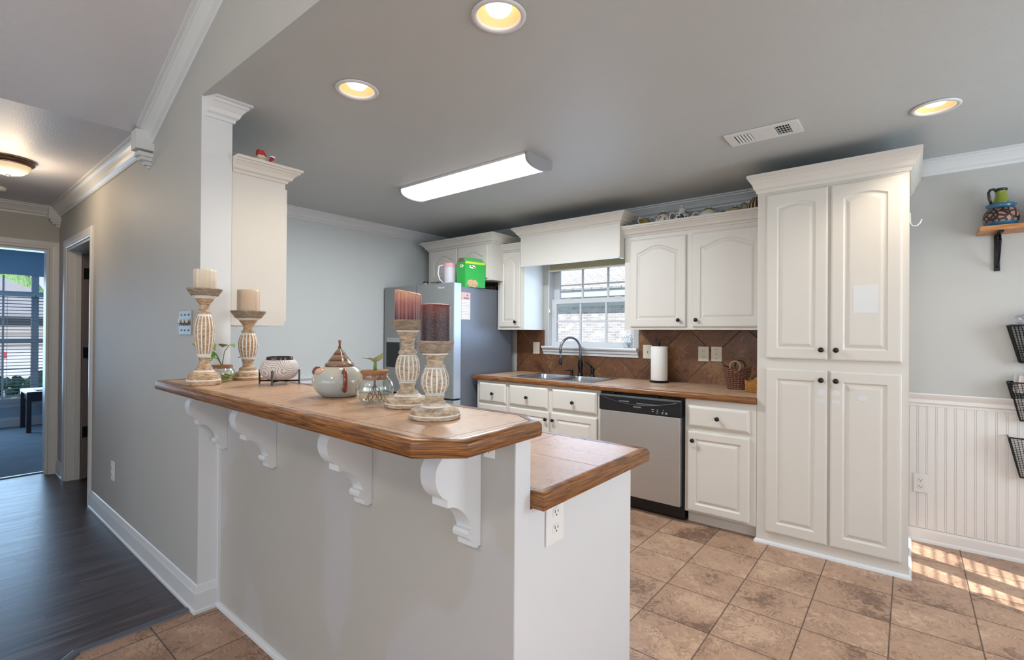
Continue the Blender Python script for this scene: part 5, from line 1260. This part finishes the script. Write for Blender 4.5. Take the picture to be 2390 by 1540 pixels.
# ------------------------------------------------------------------ outdoors
struct(box('ground', 'grass', (-9.9, -30, -.4, 30, 45, -.2)))
struct(box('ground_street', 'grass', (-70, -40, -.8, -9.9, 50, -.55)))
struct(box('ground_driveway', 'asphalt', (-40, -6, -.55, -14.5, 9, -.535)))
nh = thing('neighbour_house', 'pale brick house with white eave and shingle roof outside the kitchen window', 'house', (-7, 13.3, -.2))
box('brick_wall', 'brick', (-18, 13.3, -.25, 2, 13.5, 2.45), nh)
m = MB(); m.box(-18.4, 13.10, 2.42, 2.4, 13.27, 2.46); m.box(-18.4, 13.06, 2.42, 2.4, 13.10, 2.66); m.box(-18.2, 13.27, 2.14, 2.2, 13.3, 2.42); m.build('fascia', 'trim', nh)
m = MB(); m.prism([(13.03, 2.64), (18.5, 5.3), (18.5, 5.5), (13.03, 2.70)], 'x', -18.6, 2.6); rf = m.build('roof', 'shingle', nh)
d = rf.parent.location.copy()
fh_ = thing('garage_house', 'tan house with grey hipped roof across the driveway, seen through the blinds', 'house', (-40, 3, -.55))
box('wall', 'siding', (-46, -6, -.6, -36, 6.2, 2.0), fh_)
m = MB(); m.loops([[(-46.6, -6.6, 1.85), (-35.5, -6.6, 1.85), (-35.5, 6.8, 1.85), (-46.6, 6.8, 1.85)], [(-46.6, -6.6, 2.1), (-35.5, -6.6, 2.1), (-35.5, 6.8, 2.1), (-46.6, 6.8, 2.1)], [(-41.2, -1.0, 4.6), (-40.8, -1.0, 4.6), (-40.8, 2.6, 4.6), (-41.2, 2.6, 4.6)]]); m.build('roof', plain('grey_shingles', (.16, .16, .17), .95, var=.2), fh_)
m = MB(); m.box(-36.02, .2, -.55, -35.94, 5.4, 1.5)
for k in range(1, 4): m.box(-35.94, .2, -.55+k*.52, -35.90, 5.4, -.51+k*.52)
m.build('garage_door', plain('garage_door_paint', (.22, .21, .20), .7), fh_)
tr = thing('pickup_truck', 'white pickup truck with red tail light parked on the driveway', 'truck', (-19, 3.5, -.55))
m = MB(); m.prism([(y_+2.4, z_-.55) for y_, z_ in ((-.9, .55), (4.3, .55), (4.3, 1.2), (2.9, 1.3), (2.4, 1.95), (1.1, 1.95), (.9, 1.3), (-.9, 1.3))], 'x', -20.0, -18.2); m.build('body', plain('truck_white_paint', (.32, .33, .35), .3), tr)
m = MB(); m.prism([(y_+2.4, z_-.55) for y_, z_ in ((1.25, 1.35), (2.65, 1.35), (2.3, 1.85), (1.25, 1.85))], 'x', -18.21, -18.18); m.build('side_window', 'dark', tr)
for yy in (2.3, 5.8): MB().lathe([(.36, -18.45), (.38, -18.4), (.38, -18.22), (.36, -18.18)], (0, yy, -.15), 24, 'x').build('wheel', 'black', tr)
box('tail_light', 'red', (-18.21, 1.49, .58, -18.17, 1.56, .72), tr)
def tree(label, x, y, z, r, h, g='trees beyond the driveway'):
    t = thing('tree', label, 'tree', (x, y, -.95), g)
    m = MB()
    for k in range(26):
        a_ = random.uniform(0, 6.28); q = random.random()**.5*r*.8
        m.ball((x+q*math.cos(a_), y+q*math.sin(a_), z+random.uniform(-.5, .5)*h), r*random.uniform(.22, .4), n=10, m=7)
    for v in m.bm.verts: v.co += Vector((random.uniform(-1, 1), random.uniform(-1, 1), random.uniform(-1, 1)))*r*.05
    m.build('crown', 'foliage', t)
    m = MB(); m.tube([(x, y, -.95), (x+.1, y, z)], r*.09, 10); m.build('trunk', 'darkwood', t)
tree('tall leafy tree behind the garage house', -55, 3, 5, 5, 5)
tree('tall leafy tree right of the garage house', -47, 10.5, 4.5, 3.6, 6)
sh = MB()
for k in range(300):
    sh.ball((-11.4+random.uniform(-.5, .5), random.uniform(-.6, 2.2), random.uniform(-.4, .55)), random.uniform(.05, .11), n=7, m=5)
for v in sh.bm.verts: v.co += Vector((random.uniform(-1, 1), random.uniform(-1, 1), random.uniform(-1, 1)))*.025
tag(sh.build('shrub', 'foliage'), 'low leafy shrub just outside the bedroom window', 'shrub')
# east window with blinds that stripe the floor with sun
m = MB(); X_ = XE+.10
m.box(X_-.02, 2.62, .82, X_+.02, 2.66, 2.02); m.box(X_-.02, 3.265, .82, X_+.02, 3.28, 2.02); m.box(X_-.02, 2.62, .82, X_+.02, 3.28, .86); m.box(X_-.02, 2.62, 1.98, X_+.02, 3.28, 2.02)
m.box(X_-.015, 2.83, .82, X_+.015, 2.97, 2.02); m.box(X_-.015, 3.18, .82, X_+.015, 3.25, 2.02)
w3 = struct(m.build('window_3', 'trim'))
t = thing('dining_blind', 'white slatted blind over the east dining window', 'blind', (XE+.03, 3.15, .85))
m = MB(); z_ = .86
while z_ < 1.98: m.prism([(XE+.005, z_-.012), (XE+.045, z_+.014), (XE+.045, z_+.017), (XE+.005, z_-.009)], 'y', 2.63, 3.27); z_ += .0485
m.build('slats', 'white', t)
